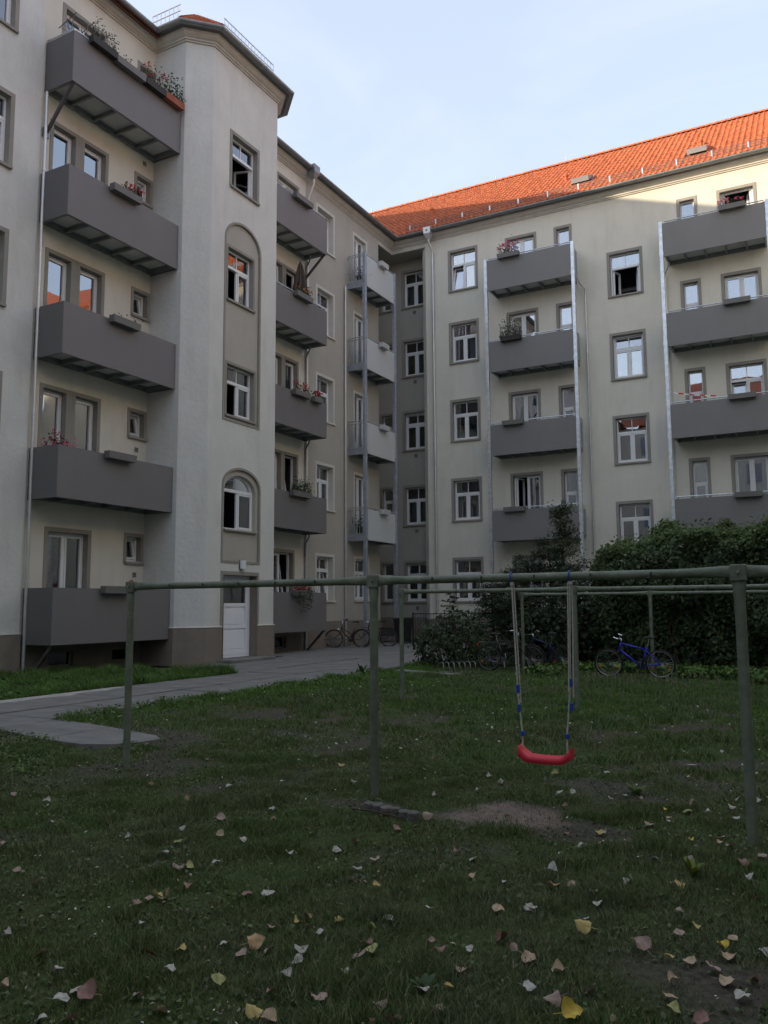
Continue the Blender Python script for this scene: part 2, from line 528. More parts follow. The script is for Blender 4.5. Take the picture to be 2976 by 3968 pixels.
def make_window(bld, W, u0, u1, z0, z1, kind='T', band=0.10, trim='trim', sill=True, leafs='cc', transom='c', curtain=None, refl='glass', door=False, proud=0.018, setback=0.16):
    """u0..z1 is the outside of the painted surround; returns the opening"""
    zb = z0+(0.0 if door else 0.07)
    ho = (u0+band, u1-band, zb, z1-band)
    M = W @ T(u0, 0, 0)
    w = u1-u0
    a0, a1, b0, b1 = band, w-band, zb, z1-band
    l = 0.012
    ys = setback
    fr = MB()
    x0, x1, c0, c1 = a0+l+0.003, a1-l-0.003, b0+0.003, b1-l-0.003
    F0, F1 = ys+0.0, ys+0.07
    frame_rect(fr, x0, x1, c0, c1, 0.055, F0, F1)
    h = c1-c0
    has_t = kind in ('T', 'T1')
    n = 2 if kind in ('T', 'D') else 1
    zt = c0+h*0.67 if has_t else c1-0.055
    if has_t:
        fr.box(x0+0.055, x1-0.055, F0-0.02, F1, zt-0.04, zt+0.05)
        if kind == 'T': fr.box((x0+x1)/2-0.015, (x0+x1)/2+0.015, F0+0.012, F1-0.012, zt+0.05, c1-0.055)
    if n == 2 and leafs != 'oo': fr.box((x0+x1)/2-0.03, (x0+x1)/2+0.03, F0+0.004, F1-0.004, c0+0.055, zt-(0.04 if has_t else 0))
    win = fr.obj('balcony_door' if door else 'window', 'pvc_white', bld, M)
    sur = MB()
    p = -proud
    zbot = z0 if not door else z0
    sur.box(0, band+l, p, 0.004, zbot, z1); sur.box(w-band-l, w, p, 0.004, zbot, z1)
    sur.box(band+l, w-band-l, p, 0.004, z1-band-l, z1)
    sur.box(a0, a0+l, 0.004, ys, b0, b1); sur.box(a1-l, a1, 0.004, ys, b0, b1); sur.box(a0+l, a1-l, 0.004, ys, b1-l, b1)
    sur.obj('surround', trim, win, M)
    if sill:
        s = MB(); s.box(-0.02 if trim == 'trim_white' else 0.02, w-(-0.02 if trim == 'trim_white' else 0.02), -0.075, ys+0.01, z0-0.015, z0+0.05)
        s.obj('sill', trim, win, M)
    def pane(X0, X1, Z0, Z1, LM=None, yy=None):
        yy = F0+0.035 if yy is None else yy
        mbp = MB().box(X0, X1, yy-0.006, yy+0.006, Z0, Z1)
        return mbp.obj('pane', refl, win, M if LM is None else M @ LM)
    def leaf(X0, X1, Z0, Z1, st, t=0.05, hinge='l'):
        LM = None
        if st == 't': LM = T(0, F0+0.03, Z0) @ RX(R(-10)) @ T(0, -(F0+0.03), -Z0)
        elif st == 'o':
            hx = X0 if hinge == 'l' else X1
            LM = T(hx, F0+0.06, 0) @ RZ(R(72 if hinge == 'l' else -72)) @ T(-hx, -(F0+0.06), 0)
        m2 = MB(); frame_rect(m2, X0, X1, Z0, Z1, t, F0-0.012, F0+0.055)
        m2.obj('leaf', 'pvc_white', win, M if LM is None else M @ LM)
        pane(X0+t, X1-t, Z0+t, Z1-t, LM)
    g = 0.006
    zlt = zt-(0.04 if has_t else 0.0)-g
    xs = [x0+0.055+g, x1-0.055-g]
    if n == 2:
        xm = (x0+x1)/2
        leaf(xs[0], xm-0.03-g, c0+0.055+g, zlt, leafs[0], hinge='l')
        leaf(xm+0.03+g, xs[1], c0+0.055+g, zlt, leafs[1], hinge='r')
    else:
        leaf(xs[0], xs[1], c0+0.055+g, zlt, leafs[0], hinge='r')
    if has_t:
        if transom == 't':
            leaf(xs[0], xs[1], zt+0.05+g, c1-0.055-g, 't', t=0.035)
        elif kind == 'T':
            xm = (x0+x1)/2
            pane(x0+0.05, xm-0.012, zt+0.045, c1-0.05); pane(xm+0.012, x1-0.05, zt+0.045, c1-0.05)
        else:
            pane(x0+0.05, x1-0.05, zt+0.045, c1-0.05)
    if curtain:
        cm = 'curtain_warm' if 'w' in curtain else 'curtain'
        yb = ys+0.28
        ztop = c1 if 'f' in curtain else zlt
        zl = c0 if 'h' not in curtain else c0+(ztop-c0)*0.0
        if 'l' in curtain: wavy(x0-0.1, x0+(x1-x0)*0.42, zl-0.05, ztop, yb).obj('curtain', cm, win, M)
        if 'r' in curtain: wavy(x0+(x1-x0)*0.6, x1+0.1, zl-0.05, ztop, yb).obj('curtain', cm, win, M)
        if 'a' in curtain: wavy(x0-0.15, x1+0.15, zl-0.05, ztop, yb, 40).obj('curtain', cm, win, M)
        if 'b' in curtain: wavy(x0-0.15, x1+0.15, zl-0.05, c0+(ztop-c0)*0.5, yb, 40).obj('curtain', cm, win, M)
    return ho

BZ0 = [0.73, 4.21, 7.73, 11.25, 14.77]
BZ1 = [2.07, 5.48, 9.03, 12.56, 16.12]
HL = [3.62, 7.15, 10.68, 14.15, 17.60]        # window heads, left wing

# ---- left wing, wall left of the first balconies
holes = []
W = WL(XL)
for k, (a, b) in enumerate([(1.75, 3.62), (5.27, 7.18), (8.76, 10.70), (12.23, 14.18), (15.79, 17.66)]):
    holes.append(make_window(left, W, 11.10, 12.55, a, b, 'T', curtain=[None, 'a', 'l', None, 'r'][k]))
mb = MB(); wall_grid(mb, -45, 13.33, 0.98, 18.6, holes); mb.quad((13.33, 0, 0.98), (13.33, 0.08, 0.98), (13.33, 0.08, 18.6), (13.33, 0, 18.6))
mb.obj('wall', 'plaster_rough', left, W)
MB().box(-45, 13.345, -0.035, 0.06, 0, 0.975).obj('plinth', 'plinth', left, W)
MB().box(-45, 13.35, -0.045, 0.06, 0.976, 1.0).obj('ledge', 'trim_white', left, W)

# ---- left wing, wall behind the first balconies
holes = []
W = WL(XW)
for k in (1, 2, 3):
    fz = BZ0[k]+0.16
    cu = {1: ('a', 'a'), 2: (None, None), 3: ('a', None)}[k]
    holes.append(make_window(left, W, 13.66, 14.58, fz, HL[k]+0.04, 'L', band=0.09, sill=False, door=True, leafs='c', curtain=cu[0], refl='glass_sky'))
    holes.append(make_window(left, W, 14.67, 15.62, fz, HL[k]+0.04, 'L', band=0.09, sill=False, door=True, leafs='c', curtain=cu[1], refl='glass_sky'))
    MB().box(14.583, 14.667, -0.016, 0.003, fz, HL[k]+0.04).obj('surround', 'trim', left, W)
holes.append(make_window(left, W, 13.97, 15.45, BZ0[0]+0.16, 3.61, 'D', sill=False, door=True, curtain='a'))
holes.append(make_window(left, W, 13.90, 15.45, BZ0[4]+0.16, 17.62, 'D', sill=False, door=True, leafs='cc', curtain=None))
for k in range(5):
    holes.append(make_window(left, W, 16.60, 17.33, HL[k]-0.82, HL[k]+0.03, 'S', band=0.085, leafs='t'))
mb = MB(); wall_grid(mb, 13.33, 17.35, 0.98, 18.6, holes); mb.obj('wall', 'plaster_cream', left, W)
BH = [(14.26, 15.02, 0.14, 0.52), (16.3, 16.95, 0.16, 0.50)]
mb = MB(); wall_grid(mb, 13.33, 17.35, 0, 0.98, BH, 0.0, 0.2); mb.obj('plinth', 'plinth', left, W)
for a, b, c, d in BH:
    m2 = MB(); frame_rect(m2, a, b, c, d, 0.04, 0.12, 0.17); bw = m2.obj('basement_window', 'trim', left, W)
    MB().box(a+0.04, b-0.04, 0.14, 0.15, c+0.04, d-0.04).obj('pane', 'glass_dim', bw, W)
def vent(bld, W, u, z, s=0.11):
    m2 = MB(); frame_rect(m2, u-s/2-0.015, u+s/2+0.015, z-s/2-0.015, z+s/2+0.015, 0.015, -0.012, 0.002)
    for q in range(3): m2.box(u-s/2, u+s/2, -0.01, 0.002, z-s/2+q*s/3, z-s/2+q*s/3+s/7)
    v = m2.obj('vent_grille', 'trim', bld, W)
    MB().box(u-s/2, u+s/2, -0.004, 0.0015, z-s/2, z+s/2).obj('vent_opening', 'vent_dark', v, W)
for u, z in ((16.97, 6.02), (17.02, 2.49), (16.98, 14.58)): vent(left, W, u, z)

# ---- stair tower
def vwall(mb, pts, z0, z1):
    for (xa, ya), (xb, yb) in zip(pts, pts[1:]):
        mb.quad((xa, ya, z0), (xb, yb, z0), (xb, yb, z1), (xa, ya, z1))
tw = [(XW, 17.35), (XT-TC, 17.35), (XT, 17.93)]
tw2 = [(XT, 21.16), (XT-TC, 21.74), (XW, 21.74)]
mb = MB(); vwall(mb, tw, 0.98, 18.75); vwall(mb, tw2, 0.98, 18.75); mb.obj('tower_wall', 'plaster_rough', left)
def sweep(path, prof, closed_ends=True):
    """profile of (n, z) swept along a plan path, outward to the right of travel"""
    mb = MB(); n = len(path); rows = []
    for k in range(n):
        ns = []
        if k > 0: d = Vector(path[k])-Vector(path[k-1]); ns.append(Vector((d.y, -d.x)).normalized())
        if k < n-1: d = Vector(path[k+1])-Vector(path[k]); ns.append(Vector((d.y, -d.x)).normalized())
        if len(ns) == 2:
            b = (ns[0]+ns[1]).normalized(); b = b/max(0.3, b.dot(ns[0]))
        else: b = ns[0]
        rows.append([(path[k][0]+b.x*o, path[k][1]+b.y*o, z) for o, z in prof])
    m = len(prof)
    for r in rows: mb.v += r
    for k in range(n-1):
        for j in range(m):
            a = k*m+j; b = k*m+(j+1) % m
            mb.f.append((a, a+m, b+m, b))
    if closed_ends:
        mb.f.append(tuple(range(m))); mb.f.append(tuple((n-1)*m+j for j in range(m-1, -1, -1)))
    return mb
PL = [(0.003, 0), (0.04, 0), (0.04, 0.985), (0.02, 1.02), (0.003, 1.02)]
sweep(tw+[(XT, 18.66)], PL).obj('plinth', 'plinth', left)
sweep([(XT, 20.31)]+tw2, PL).obj('plinth', 'plinth', left)
LG = [(0.003, 1.021), (0.05, 1.021), (0.05, 1.04), (0.003, 1.055)]
sweep(tw+[(XT, 18.66)], LG).obj('ledge', 'trim_white', left)
sweep([(XT, 20.31)]+tw2, LG).obj('ledge', 'trim_white', left)

W = WL(XT)
def arch_pts(u0, u1, zs, rise, n=14):
    uc, hw = (u0+u1)/2, (u1-u0)/2
    return [(uc-hw*math.cos(math.pi*k/n), zs+rise*math.sin(math.pi*k/n)) for k in range(n+1)]
def arch_fill(mb, u0, u1, zs, rise, ztop, y=0.0, depth=0.05):
    A = arch_pts(u0, u1, zs, rise)
    for (a, za), (b, zb) in zip(A, A[1:]):
        mb.quad((a, y, za), (b, y, zb), (b, y, ztop), (a, y, ztop))
        mb.quad((b, y, zb), (a, y, za), (a, y+depth, za), (b, y+depth, zb))
def arch_trim(u0, u1, z0, zs, rise, t, y0, y1, bottom=True):
    mb = MB()
    A = [(u0, z0)]+arch_pts(u0, u1, zs, rise)+[(u1, z0)]
    uc, hw = (u0+u1)/2, (u1-u0)/2
    B = [(u0-t, z0)]+arch_pts(u0-t, u1+t, zs, rise+t)+[(u1+t, z0)]
    for k in range(len(A)-1):
        a, b, c, d = A[k], A[k+1], B[k+1], B[k]
        mb.quad((a[0], y0, a[1]), (b[0], y0, b[1]), (c[0], y0, c[1]), (d[0], y0, d[1]))
        mb.quad((d[0], y0, d[1]), (c[0], y0, c[1]), (c[0], y1, c[1]), (d[0], y1, d[1]))
        mb.quad((b[0], y0, b[1]), (a[0], y0, a[1]), (a[0], y1, a[1]), (b[0], y1, b[1]))
    if bottom: mb.box(u0-t, u1+t, y0, y1, z0-t, z0)
    return mb
th = []
th.append(make_window(left, W, 18.72, 20.19, 14.25, 16.10, 'T', leafs='oo', curtain=None))
# tall arched panel round two windows
P1 = (18.62, 20.27, 7.10, 13.24)
P2 = (18.66, 20.36, 2.93, 5.64)
for p in (P1, P2): th.append(p)
DOOR = (18.70, 20.29, 0.0, 2.52)
th.append(DOOR)
mb = MB(); wall_grid(mb, 17.93, 21.16, 0.98, 18.75, th, 0, 0.0)
arch_fill(mb, P1[0], P1[1], 12.60, 0.64, 13.24); arch_fill(mb, P2[0], P2[1], 5.14, 0.50, 5.64)
mb.obj('tower_wall', 'plaster_grey', left, W)
arch_trim(P1[0], P1[1], P1[2], 12.60, 0.64, 0.07, -0.02, 0.05).obj('arch_moulding', 'trim', left, W)
arch_trim(P2[0], P2[1], P2[2], 5.14, 0.50, 0.07, -0.02, 0.05).obj('arch_moulding', 'trim', left, W)
WP = WL(XT-0.05)
ph = [make_window(left, WP, 18.70, 20.10, 10.70, 12.46, 'T', band=0.07, leafs='oc', curtain=None, proud=0.01),
      make_window(left, WP, 18.72, 20.20, 7.18, 8.86, 'T', band=0.07, leafs='oc', curtain=None, proud=0.01)]
mb = MB(); wall_grid(mb, P1[0], P1[1], P1[2], P1[3], ph, 0.0, 0.1); mb.obj('panel', 'plaster_beige', left, WP)
# arched window
AW = (18.76, 20.26, 3.84, 4.98)
mb = MB(); wall_grid(mb, P2[0], P2[1], P2[2], P2[3], [(AW[0], AW[1], AW[2], 5.52)], 0.0, 0.0)
arch_fill(mb, AW[0], AW[1], AW[3], 0.50, 5.52, 0.0, 0.14)
mb.quad((AW[0], 0, AW[2]), (AW[0], 0, AW[3]), (AW[0], 0.14, AW[3]), (AW[0], 0.14, AW[2])); mb.quad((AW[1], 0, AW[3]), (AW[1], 0, AW[2]), (AW[1], 0.14, AW[2]), (AW[1], 0.14, AW[3]))
mb.obj('panel', 'plaster_beige', left, WP)
fr = arch_trim(AW[0]+0.065, AW[1]-0.065, AW[2]+0.06, AW[3], 0.44, 0.06, 0.12, 0.19)
fr.box(AW[0]+0.06, AW[1]-0.06, 0.10, 0.185, AW[3]-0.02, AW[3]+0.07)
um = (AW[0]+AW[1])/2
fr.box(um-0.03, um+0.03, 0.125, 0.185, AW[2]+0.06, AW[3]-0.02)
aw = fr.obj('window', 'pvc_white', left, WP)
MB().box(AW[0]-0.03, AW[1]+0.03, -0.09, 0.12, AW[2]-0.05, AW[2]+0.0).obj('sill', 'trim', aw, WP)
m2 = MB(); frame_rect(m2, um+0.036, AW[1]-0.07, AW[2]+0.065, AW[3]-0.025, 0.05, 0.11, 0.17); m2.obj('leaf', 'pvc_white', aw, WP)
MB().box(um+0.086, AW[1]-0.12, 0.14, 0.152, AW[2]+0.115, AW[3]-0.075).obj('pane', 'glass', aw, WP)
LM = T(AW[0]+0.07, 0.17, 0) @ RZ(R(75)) @ T(-AW[0]-0.07, -0.17, 0)
m2 = MB(); frame_rect(m2, AW[0]+0.07, um-0.036, AW[2]+0.065, AW[3]-0.025, 0.05, 0.11, 0.17); m2.obj('leaf', 'pvc_white', aw, WP @ LM)
MB().box(AW[0]+0.12, um-0.086, 0.14, 0.152, AW[2]+0.115, AW[3]-0.075).obj('pane', 'glass', aw, WP @ LM)
mb = MB(); A = arch_pts(AW[0]+0.06, AW[1]-0.06, AW[3]+0.07, 0.36)
mb.v += [(u, 0.15, z) for u, z in A]; mb.f.append(tuple(range(len(A)))); mb.obj('pane', 'glass', aw, WP)

# door of the tower
dm = MB(); wall_grid(dm, DOOR[0]-0.001, DOOR[1]+0.001, 0.0, 2.52, [(18.73, 20.26, 0.10, 2.50)], 0.0, 0.0)
for a in (DOOR[0], DOOR[1]-0.012): dm.box(a, a+0.012, -0.041, 0.30, 0.12, 2.52)
dm.box(DOOR[0]+0.012, DOOR[1]-0.012, -0.02, 0.30, 2.508, 2.52)
dm.obj('door_reveal', 'plinth', left, W)
sr = MB(); sr.box(18.60, 18.70, -0.02, 0.004, 1.06, 2.62); sr.box(20.29, 20.39, -0.02, 0.004, 1.06, 2.62); sr.box(18.70, 20.29, -0.02, 0.004, 2.52, 2.62)
sr.obj('surround', 'trim', left, W)
fr = MB(); frame_rect(fr, 18.715, 20.275, 0.125, 2.505, 0.07, 0.24, 0.31)
dr = fr.obj('door', 'door_white', left, W)
lf = MB(); x0, x1 = 18.79, 20.20
frame_rect(lf, x0, x1, 0.20, 2.43, 0.13, 0.235, 0.295)
lf.box(x0+0.13, x1-0.13, 0.24, 0.29, 0.96, 1.05); lf.box(x0+0.13, x1-0.13, 0.24, 0.29, 1.60, 1.70)
for za, zb in ((0.33, 0.96), (1.05, 1.60)):
    lf.box(x0+0.13, x1-0.13, 0.278, 0.288, za, zb); lf.box(x0+0.175, x1-0.175, 0.252, 0.279, za+0.04, zb-0.04)
lf.obj('leaf', 'door_white', dr, W)
MB().box(x0+0.13, x1-0.13, 0.26, 0.272, 1.70, 2.30).obj('pane', 'glass', dr, W)
hm = MB(); hm.box(x0+0.04, x0+0.09, 0.222, 0.236, 1.06, 1.34); hm.tube([(x0+0.065, 0.235, 1.24), (x0+0.065, 0.17, 1.24), (x0+0.18, 0.17, 1.24)], 0.011, 8)
hm.obj('handle', 'steel_dark', dr, W, True)
MB().cbox(18.45, 20.55, -0.55, 0.30, 0.0, 0.115, 0.012).obj('door_step', 'concrete', left, W)

# ---- left wing, wall right of the tower
W = WL(XW)
holes = []
for k in (1, 2, 3):
    fz = BZ0[k]+0.16
    holes.append(make_window(left, W, 23.18, 24.06, fz, HL[k], 'L', band=0.09, sill=False, door=True, leafs='c'))
    holes.append(make_window(left, W, 24.10, 25.06, fz, HL[k], 'L', band=0.09, sill=False, door=True, leafs='tct'[k-1], curtain=None))
holes.append(make_window(left, W, 23.38, 24.86, BZ0[0]+0.16, 3.62, 'D', sill=False, door=True, leafs='ct'))
holes.append(make_window(left, W, 23.55, 25.03, BZ0[4]+0.16, 17.56, 'D', sill=False, door=True))
mb = MB(); wall_grid(mb, 21.74, 25.5, 0.98, 18.3, holes); mb.obj('wall', 'plaster_cream', left, W)
holes = []
zz = [(1.76, 3.60), (5.27, 7.13), (8.75, 10.64), (12.25, 14.17), (15.70, 17.52)]
for k, (a, b) in enumerate(zz):
    holes.append(make_window(left, W, 26.22, 27.62, a, b, 'T', trim='trim_white', setback=0.22, leafs=['tt', 'cc', 'cc', 'oc', 'cc'][k], transom='t' if k == 0 else 'c', curtain=[None, 'r', None, None, 'r'][k]))
holes.append(make_window(left, W, 29.12, 30.40, 1.78, 3.62, 'T', trim='trim_white', curtain='r'))
for k in (1, 2, 3, 4):
    holes.append(make_window(left, W, 29.10, 30.34, BZ0[k]+0.16, [0, 7.11, 10.56, 14.02, 17.48][k], 'D', trim='trim_white', sill=False, door=True, leafs=['cc', 'cc', 'tc', 'cc', 'cc'][k], curtain=['', 'r', None, None, 'r'][k]))
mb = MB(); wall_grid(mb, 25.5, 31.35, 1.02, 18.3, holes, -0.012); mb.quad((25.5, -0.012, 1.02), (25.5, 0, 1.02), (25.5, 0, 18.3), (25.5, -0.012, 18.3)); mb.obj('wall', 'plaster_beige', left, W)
BH = [(23.6, 24.35, 0.14, 0.56)]
mb = MB(); wall_grid(mb, 21.74, 31.37, 0, 1.02, BH, -0.03, 0.2); mb.quad((21.74, -0.03, 1.02), (31.37, -0.03, 1.02), (31.37, 0.01, 1.02), (21.74, 0.01, 1.02)); mb.obj('plinth', 'plinth', left, W)
for a, b, c, d in BH:
    m2 = MB(); frame_rect(m2, a, b, c, d, 0.04, 0.10, 0.15); bw = m2.obj('basement_window', 'trim', left, W)
    MB().box(a+0.04, b-0.04, 0.12, 0.13, c+0.04, d-0.04).obj('pane', 'glass_dim', bw, W)
vent(left, W, 30.9, 1.45)

# ---- inner corner recess
XN = -18.7
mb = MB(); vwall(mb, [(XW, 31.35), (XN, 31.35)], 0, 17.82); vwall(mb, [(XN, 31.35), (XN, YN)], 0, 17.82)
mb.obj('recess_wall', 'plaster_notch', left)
W = WR(YN)
HN = [3.63, 7.09, 10.58, 14.0, 17.38]; SN = [1.72, 5.2, 8.68, 12.16, 15.5]
holes = []
for k in range(5):
    holes.append(make_window(right, W, -17.08, -15.68, SN[k], HN[k], 'T', leafs=['cc', 'cc', 'cc', 'cc', 'cc'][k], transom='t' if k in (0, 2) else 'c', curtain=[None, 'lr', None, None, 'l'][k]))
    holes.append(make_window(right, W, -18.28, -17.50, SN[k], HN[k], 'T1', leafs='c', curtain=None))
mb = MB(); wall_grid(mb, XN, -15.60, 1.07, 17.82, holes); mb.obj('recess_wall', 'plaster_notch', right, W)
BH = [(-18.3, -17.6, 0.2, 0.6)]
mb = MB(); wall_grid(mb, XN, -15.60, 0, 1.07, BH, -0.03, 0.25); mb.obj('plinth', 'plinth', right, W)
MB().box(-18.3, -17.6, 0.1, 0.11, 0.2, 0.6).obj('basement_window', 'glass', right, W)
for k in range(5): vent(right, W, -16.4, SN[k]-0.25, 0.15)
MB().quad((XN, 31.35, 17.82), (XN, YN, 17.82), (-15.3, YN, 17.82), (-15.33, YR, 17.82), (XW, YR, 17.82), (XW, 31.35, 17.82)).obj('recess_ceiling', 'plaster_notch', right)
mb = MB(); vwall(mb, [(XW, 31.35), (XW, YR), (-15.33, YR)], 17.82, 18.3); mb.obj('fascia', 'cornice', right)

# ---- right wing
W = WR(YR)
HR = [3.63, 7.06, 10.54, 14.04, 17.38]; SR = [1.72, 5.17, 8.66, 12.15, 15.44]
holes = []
for k in range(5):
    holes.append(make_window(right, W, -14.22, -12.80, SR[k], HR[k], 'T', leafs=['cc', 'cc', 'cc', 'cc', 'tc'][k], curtain=[None, 'fa', 'b', 'lr', 'lr'][k], refl='glass_sky' if k == 4 else 'glass'))
HV = [2.2, 5.60, 9.02, 12.39, 15.79]; SV = [0.3, 3.70, 7.06, 10.45, 13.88]
for k in range(1, 5):
    holes.append(make_window(right, W, -7.21, -5.80, SV[k], HV[k], 'T', leafs=['cc', 'cc', 'cc', 'cc', 'oo'][k], transom='t' if k == 3 else 'c', curtain=None, refl='glass_sky' if k > 2 else 'glass'))
for k in range(1, 5):
    fz = BZ0[k]+0.16
    for s, (big, small) in enumerate(((-11.52, -9.36), (-2.96, -4.43))):
        bz = fz
        lk = [[None, 'oc', 'cc', 'cc', 'cc'], [None, 'cc', 'cc', 'cc', 'oo']][s][k]
        ck = [[None, 'r', 'a', None, 'b'], [None, 'a', None, None, None]][s][k]
        rk = 'glass_sky' if k > 2 else 'glass'
        if s == 1 and k == 2:
            holes.append(make_window(right, W, big, big+1.40, SR[k], HR[k], 'T', leafs='tc', refl='glass_sky'))
        else:
            holes.append(make_window(right, W, big, big+1.40, bz, HR[k], 'D', sill=False, door=True, leafs=lk, curtain=ck, refl=rk))
        holes.append(make_window(right, W, small, small+0.76, bz, HR[k], 'T1', sill=False, door=True, leafs='c', curtain=['b', None][s] if k == 2 else None, refl='glass_sky' if (s or k > 2) else 'glass'))
for s in (-11.52, -2.96): holes.append(make_window(right, W, s, s+1.40, SR[0], HR[0], 'T'))
mb = MB(); wall_grid(mb, -15.33, 6.0, 1.02, 18.3, holes)
mb.quad((-15.60, 0.27, 1.02), (-15.33, 0, 1.02), (-15.33, 0, 18.3), (-15.60, 0.27, 18.3)); mb.quad((-15.60, 1.0, 1.02), (-15.60, 0.27, 1.02), (-15.60, 0.27, 18.3), (-15.60, 1.0, 18.3))
mb.obj('wall', 'plaster_right', right, W)
sweep([(-15.60, YN-0.04), (-15.60, YR+0.27), (-15.33, YR), (6.0, YR)], [(0.0, 0), (0.035, 0), (0.035, 1.0), (0.0, 1.03)]).obj('plinth', 'plinth', right)

# interiors, floors, rear shells
def shell(bld, boxes, m='interior', name='inner_wall'):
    for b in boxes: MB().box(*b).obj(name, m, bld)
shell(left, [(-19.6, -19.5, -45, 36, 0, 18.3)])
shell(right, [(-19.4, 6, 35.4, 35.5, 0, 18.3)])
shell(left, [(-19.5, -17.3, -45, 31.2, z-0.14, z) for z in (0.6, 4.1, 7.6, 11.12, 14.64, 18.25)], name='floor_slab')
shell(left, [(-19.5, -17.3, y, y+0.08, 0, 18.2) for y in (10.4, 13.38, 16.2, 22.6, 25.55, 28.4)])
shell(right, [(-18.6, 6, 33.95, 35.4, z-0.14, z) for z in (0.6, 4.1, 7.6, 11.12, 14.64, 18.25)], name='floor_slab')
shell(right, [(x, x+0.08, 33.9, 35.4, 0, 18.2) for x in (-12.3, -9.8, -7.6, -5.4, -3.5)])
shell(left, [(-29.2, -29.0, -45, 36, 0, 18.4)], 'plaster_grey', 'rear_wall')
shell(left, [(-29.0, -17.0, -45.2, -45.0, 0, 18.4)], 'plaster_grey', 'rear_wall')
shell(right, [(-29.2, 18, 44.5, 44.7, 0, 18.4)], 'plaster_grey', 'rear_wall')

# ---- cornices and gutters
def eaves(bld, path, b):
    pr = [(-0.02, b), (0.045, b), (0.045, b+0.05), (0.085, b+0.055), (0.085, b+0.105), (0.14, b+0.13), (0.19, b+0.17), (0.225, b+0.22), (0.25, b+0.22), (0.25, b+0.275), (-0.02, b+0.275)]
    sweep(path, pr).obj('cornice', 'cornice', bld)
    sweep(path, [(-0.3, b+0.28), (0.36, b+0.28), (0.36, b+0.36), (-0.3, b+0.36)]).obj('eaves_board', 'steel_dark', bld)
    g = [(0.43+0.10*math.cos(a), b+0.36+0.10*math.sin(a)) for a in [math.pi+math.pi*k/8 for k in range(9)]]
    gi = [(0.43+0.09*math.cos(a), b+0.363+0.09*math.sin(a)) for a in [2*math.pi-math.pi*k/8 for k in range(9)]]
    gut = sweep(path, g+gi)
    go = gut.obj('gutter', 'zinc', bld)
    # brackets along the straight runs
    for (x0, y0), (x1, y1) in zip(path, path[1:]):
        L = math.hypot(x1-x0, y1-y0); dx, dy = (x1-x0)/L, (y1-y0)/L
        nx, ny = dy, -dx
        k = 0.6
        while k < L-0.3:
            px, py = x0+dx*k+nx*0.43, y0+dy*k+ny*0.43
            if -3 < px+17 < 20 and py > 8:
                pts = [(px+nx*0.107*math.cos(a), py+ny*0.107*math.cos(a), b+0.36+0.107*math.sin(a)) for a in [math.pi+math.pi*q/6 for q in range(7)]]
                MB().tube(pts, 0.008, 4).obj('gutter_bracket', 'zinc', go)
            k += 1.3
EB, EF = 18.27, 18.03
eaves(left, [(XW+0.02, -45), (XW, 17.35), (XT-TC, 17.35), (XT, 17.93), (XT, 21.16), (XT-TC, 21.74), (XW, 21.74), (XW, 22.2)], EB)
eaves(right, [(XW, 22.1), (XW, YR), (6.2, YR)], EF)

# ---- roofs
TILE_W, TILE_L = 0.22, 0.335
def tile_data():
    us = np.linspace(0, TILE_W+0.02, 7)
    prof = 0.020+0.042*np.cos((us/TILE_W)*2*math.pi)*0.5+0.012*np.cos((us/TILE_W)*4*math.pi)
    V = []
    for v, dz in ((0.0, 0.050), (TILE_L+0.05, 0.0)):
        for u, p in zip(us, prof): V.append((u, v, p+dz))
    for u, p in zip(us, prof): V.append((u, 0.0, p-0.008))
    F = []
    for k in range(6):
        F.append((k, k+1, k+8, k+7)); F.append((14+k, 15+k, k+1, k))
    return np.array(V), np.array(F)
TV, TF = tile_data()
def slope_frame(o, udir, vdir):
    u = Vector(udir).normalized(); v = Vector(vdir).normalized(); n = u.cross(v)
    M = Matrix(((u.x, v.x, n.x, o[0]), (u.y, v.y, n.y, o[1]), (u.z, v.z, n.z, o[2]), (0, 0, 0, 1)))
    return M
def joined_tiles(name, M, spots, parent, m='tile_orange'):
    n = len(spots)
    if not n: return None
    S = np.array(spots, float)
    V = (TV[None]+np.stack([S[:, 0], S[:, 1], np.zeros(n)], 1)[:, None]).reshape(-1, 3)
    V[:, 2] += np.repeat(RNG.normal(0, 0.003, n), len(TV))
    F = (TF[None]+(np.arange(n)*len(TV))[:, None, None]).reshape(-1, 4)
    o = fast_mesh(name, V, F, None, m, parent, M)
    o['kind'] = 'stuff'
    return o

PITCH_R = math.atan2(5.05, 6.5)
ER = (0, YR-0.42, EF+0.40)                       # eave line of the right wing
roof_r = MB()
ridge_y, ridge_z = YR-0.42+6.45, EF+0.40+6.45*math.tan(PITCH_R)
vx = XW+0.42
roof_r.quad((vx, ER[1], ER[2]), (20, ER[1], ER[2]), (20, ridge_y, ridge_z), (vx-6.45, ridge_y, ridge_z))
roof_r.quad((vx-6.45-6.6, ridge_y+6.6, ER[2]), (vx-6.45, ridge_y, ridge_z), (20, ridge_y, ridge_z), (20, ridge_y+6.6, ER[2]))
roof_right = roof_r.obj('roof', 'tile_far', right)
roof_l = MB()
rx = vx-6.45
roof_l.quad((vx, -45.4, ER[2]), (vx, ER[1], ER[2]), (rx, ridge_y, ridge_z), (rx, -45.4, ridge_z))
roof_l.quad((rx-6.6, -45.4, ER[2]), (rx, -45.4, ridge_z), (rx, ridge_y, ridge_z), (rx-6.6, ridge_y+6.6, ER[2]))
roof_l.quad((rx-6.6, -45.4, ER[2]), (vx, -45.4, ER[2]), (rx, -45.4, ridge_z))
roof_left = roof_l.obj('roof', 'tile_far', left)
MR = slope_frame((0, ER[1], ER[2]), (1, 0, 0), (0, math.cos(PITCH_R), math.sin(PITCH_R)))
SLOPE = 6.45/math.cos(PITCH_R)
rows = int(SLOPE/TILE_L)
spots = []
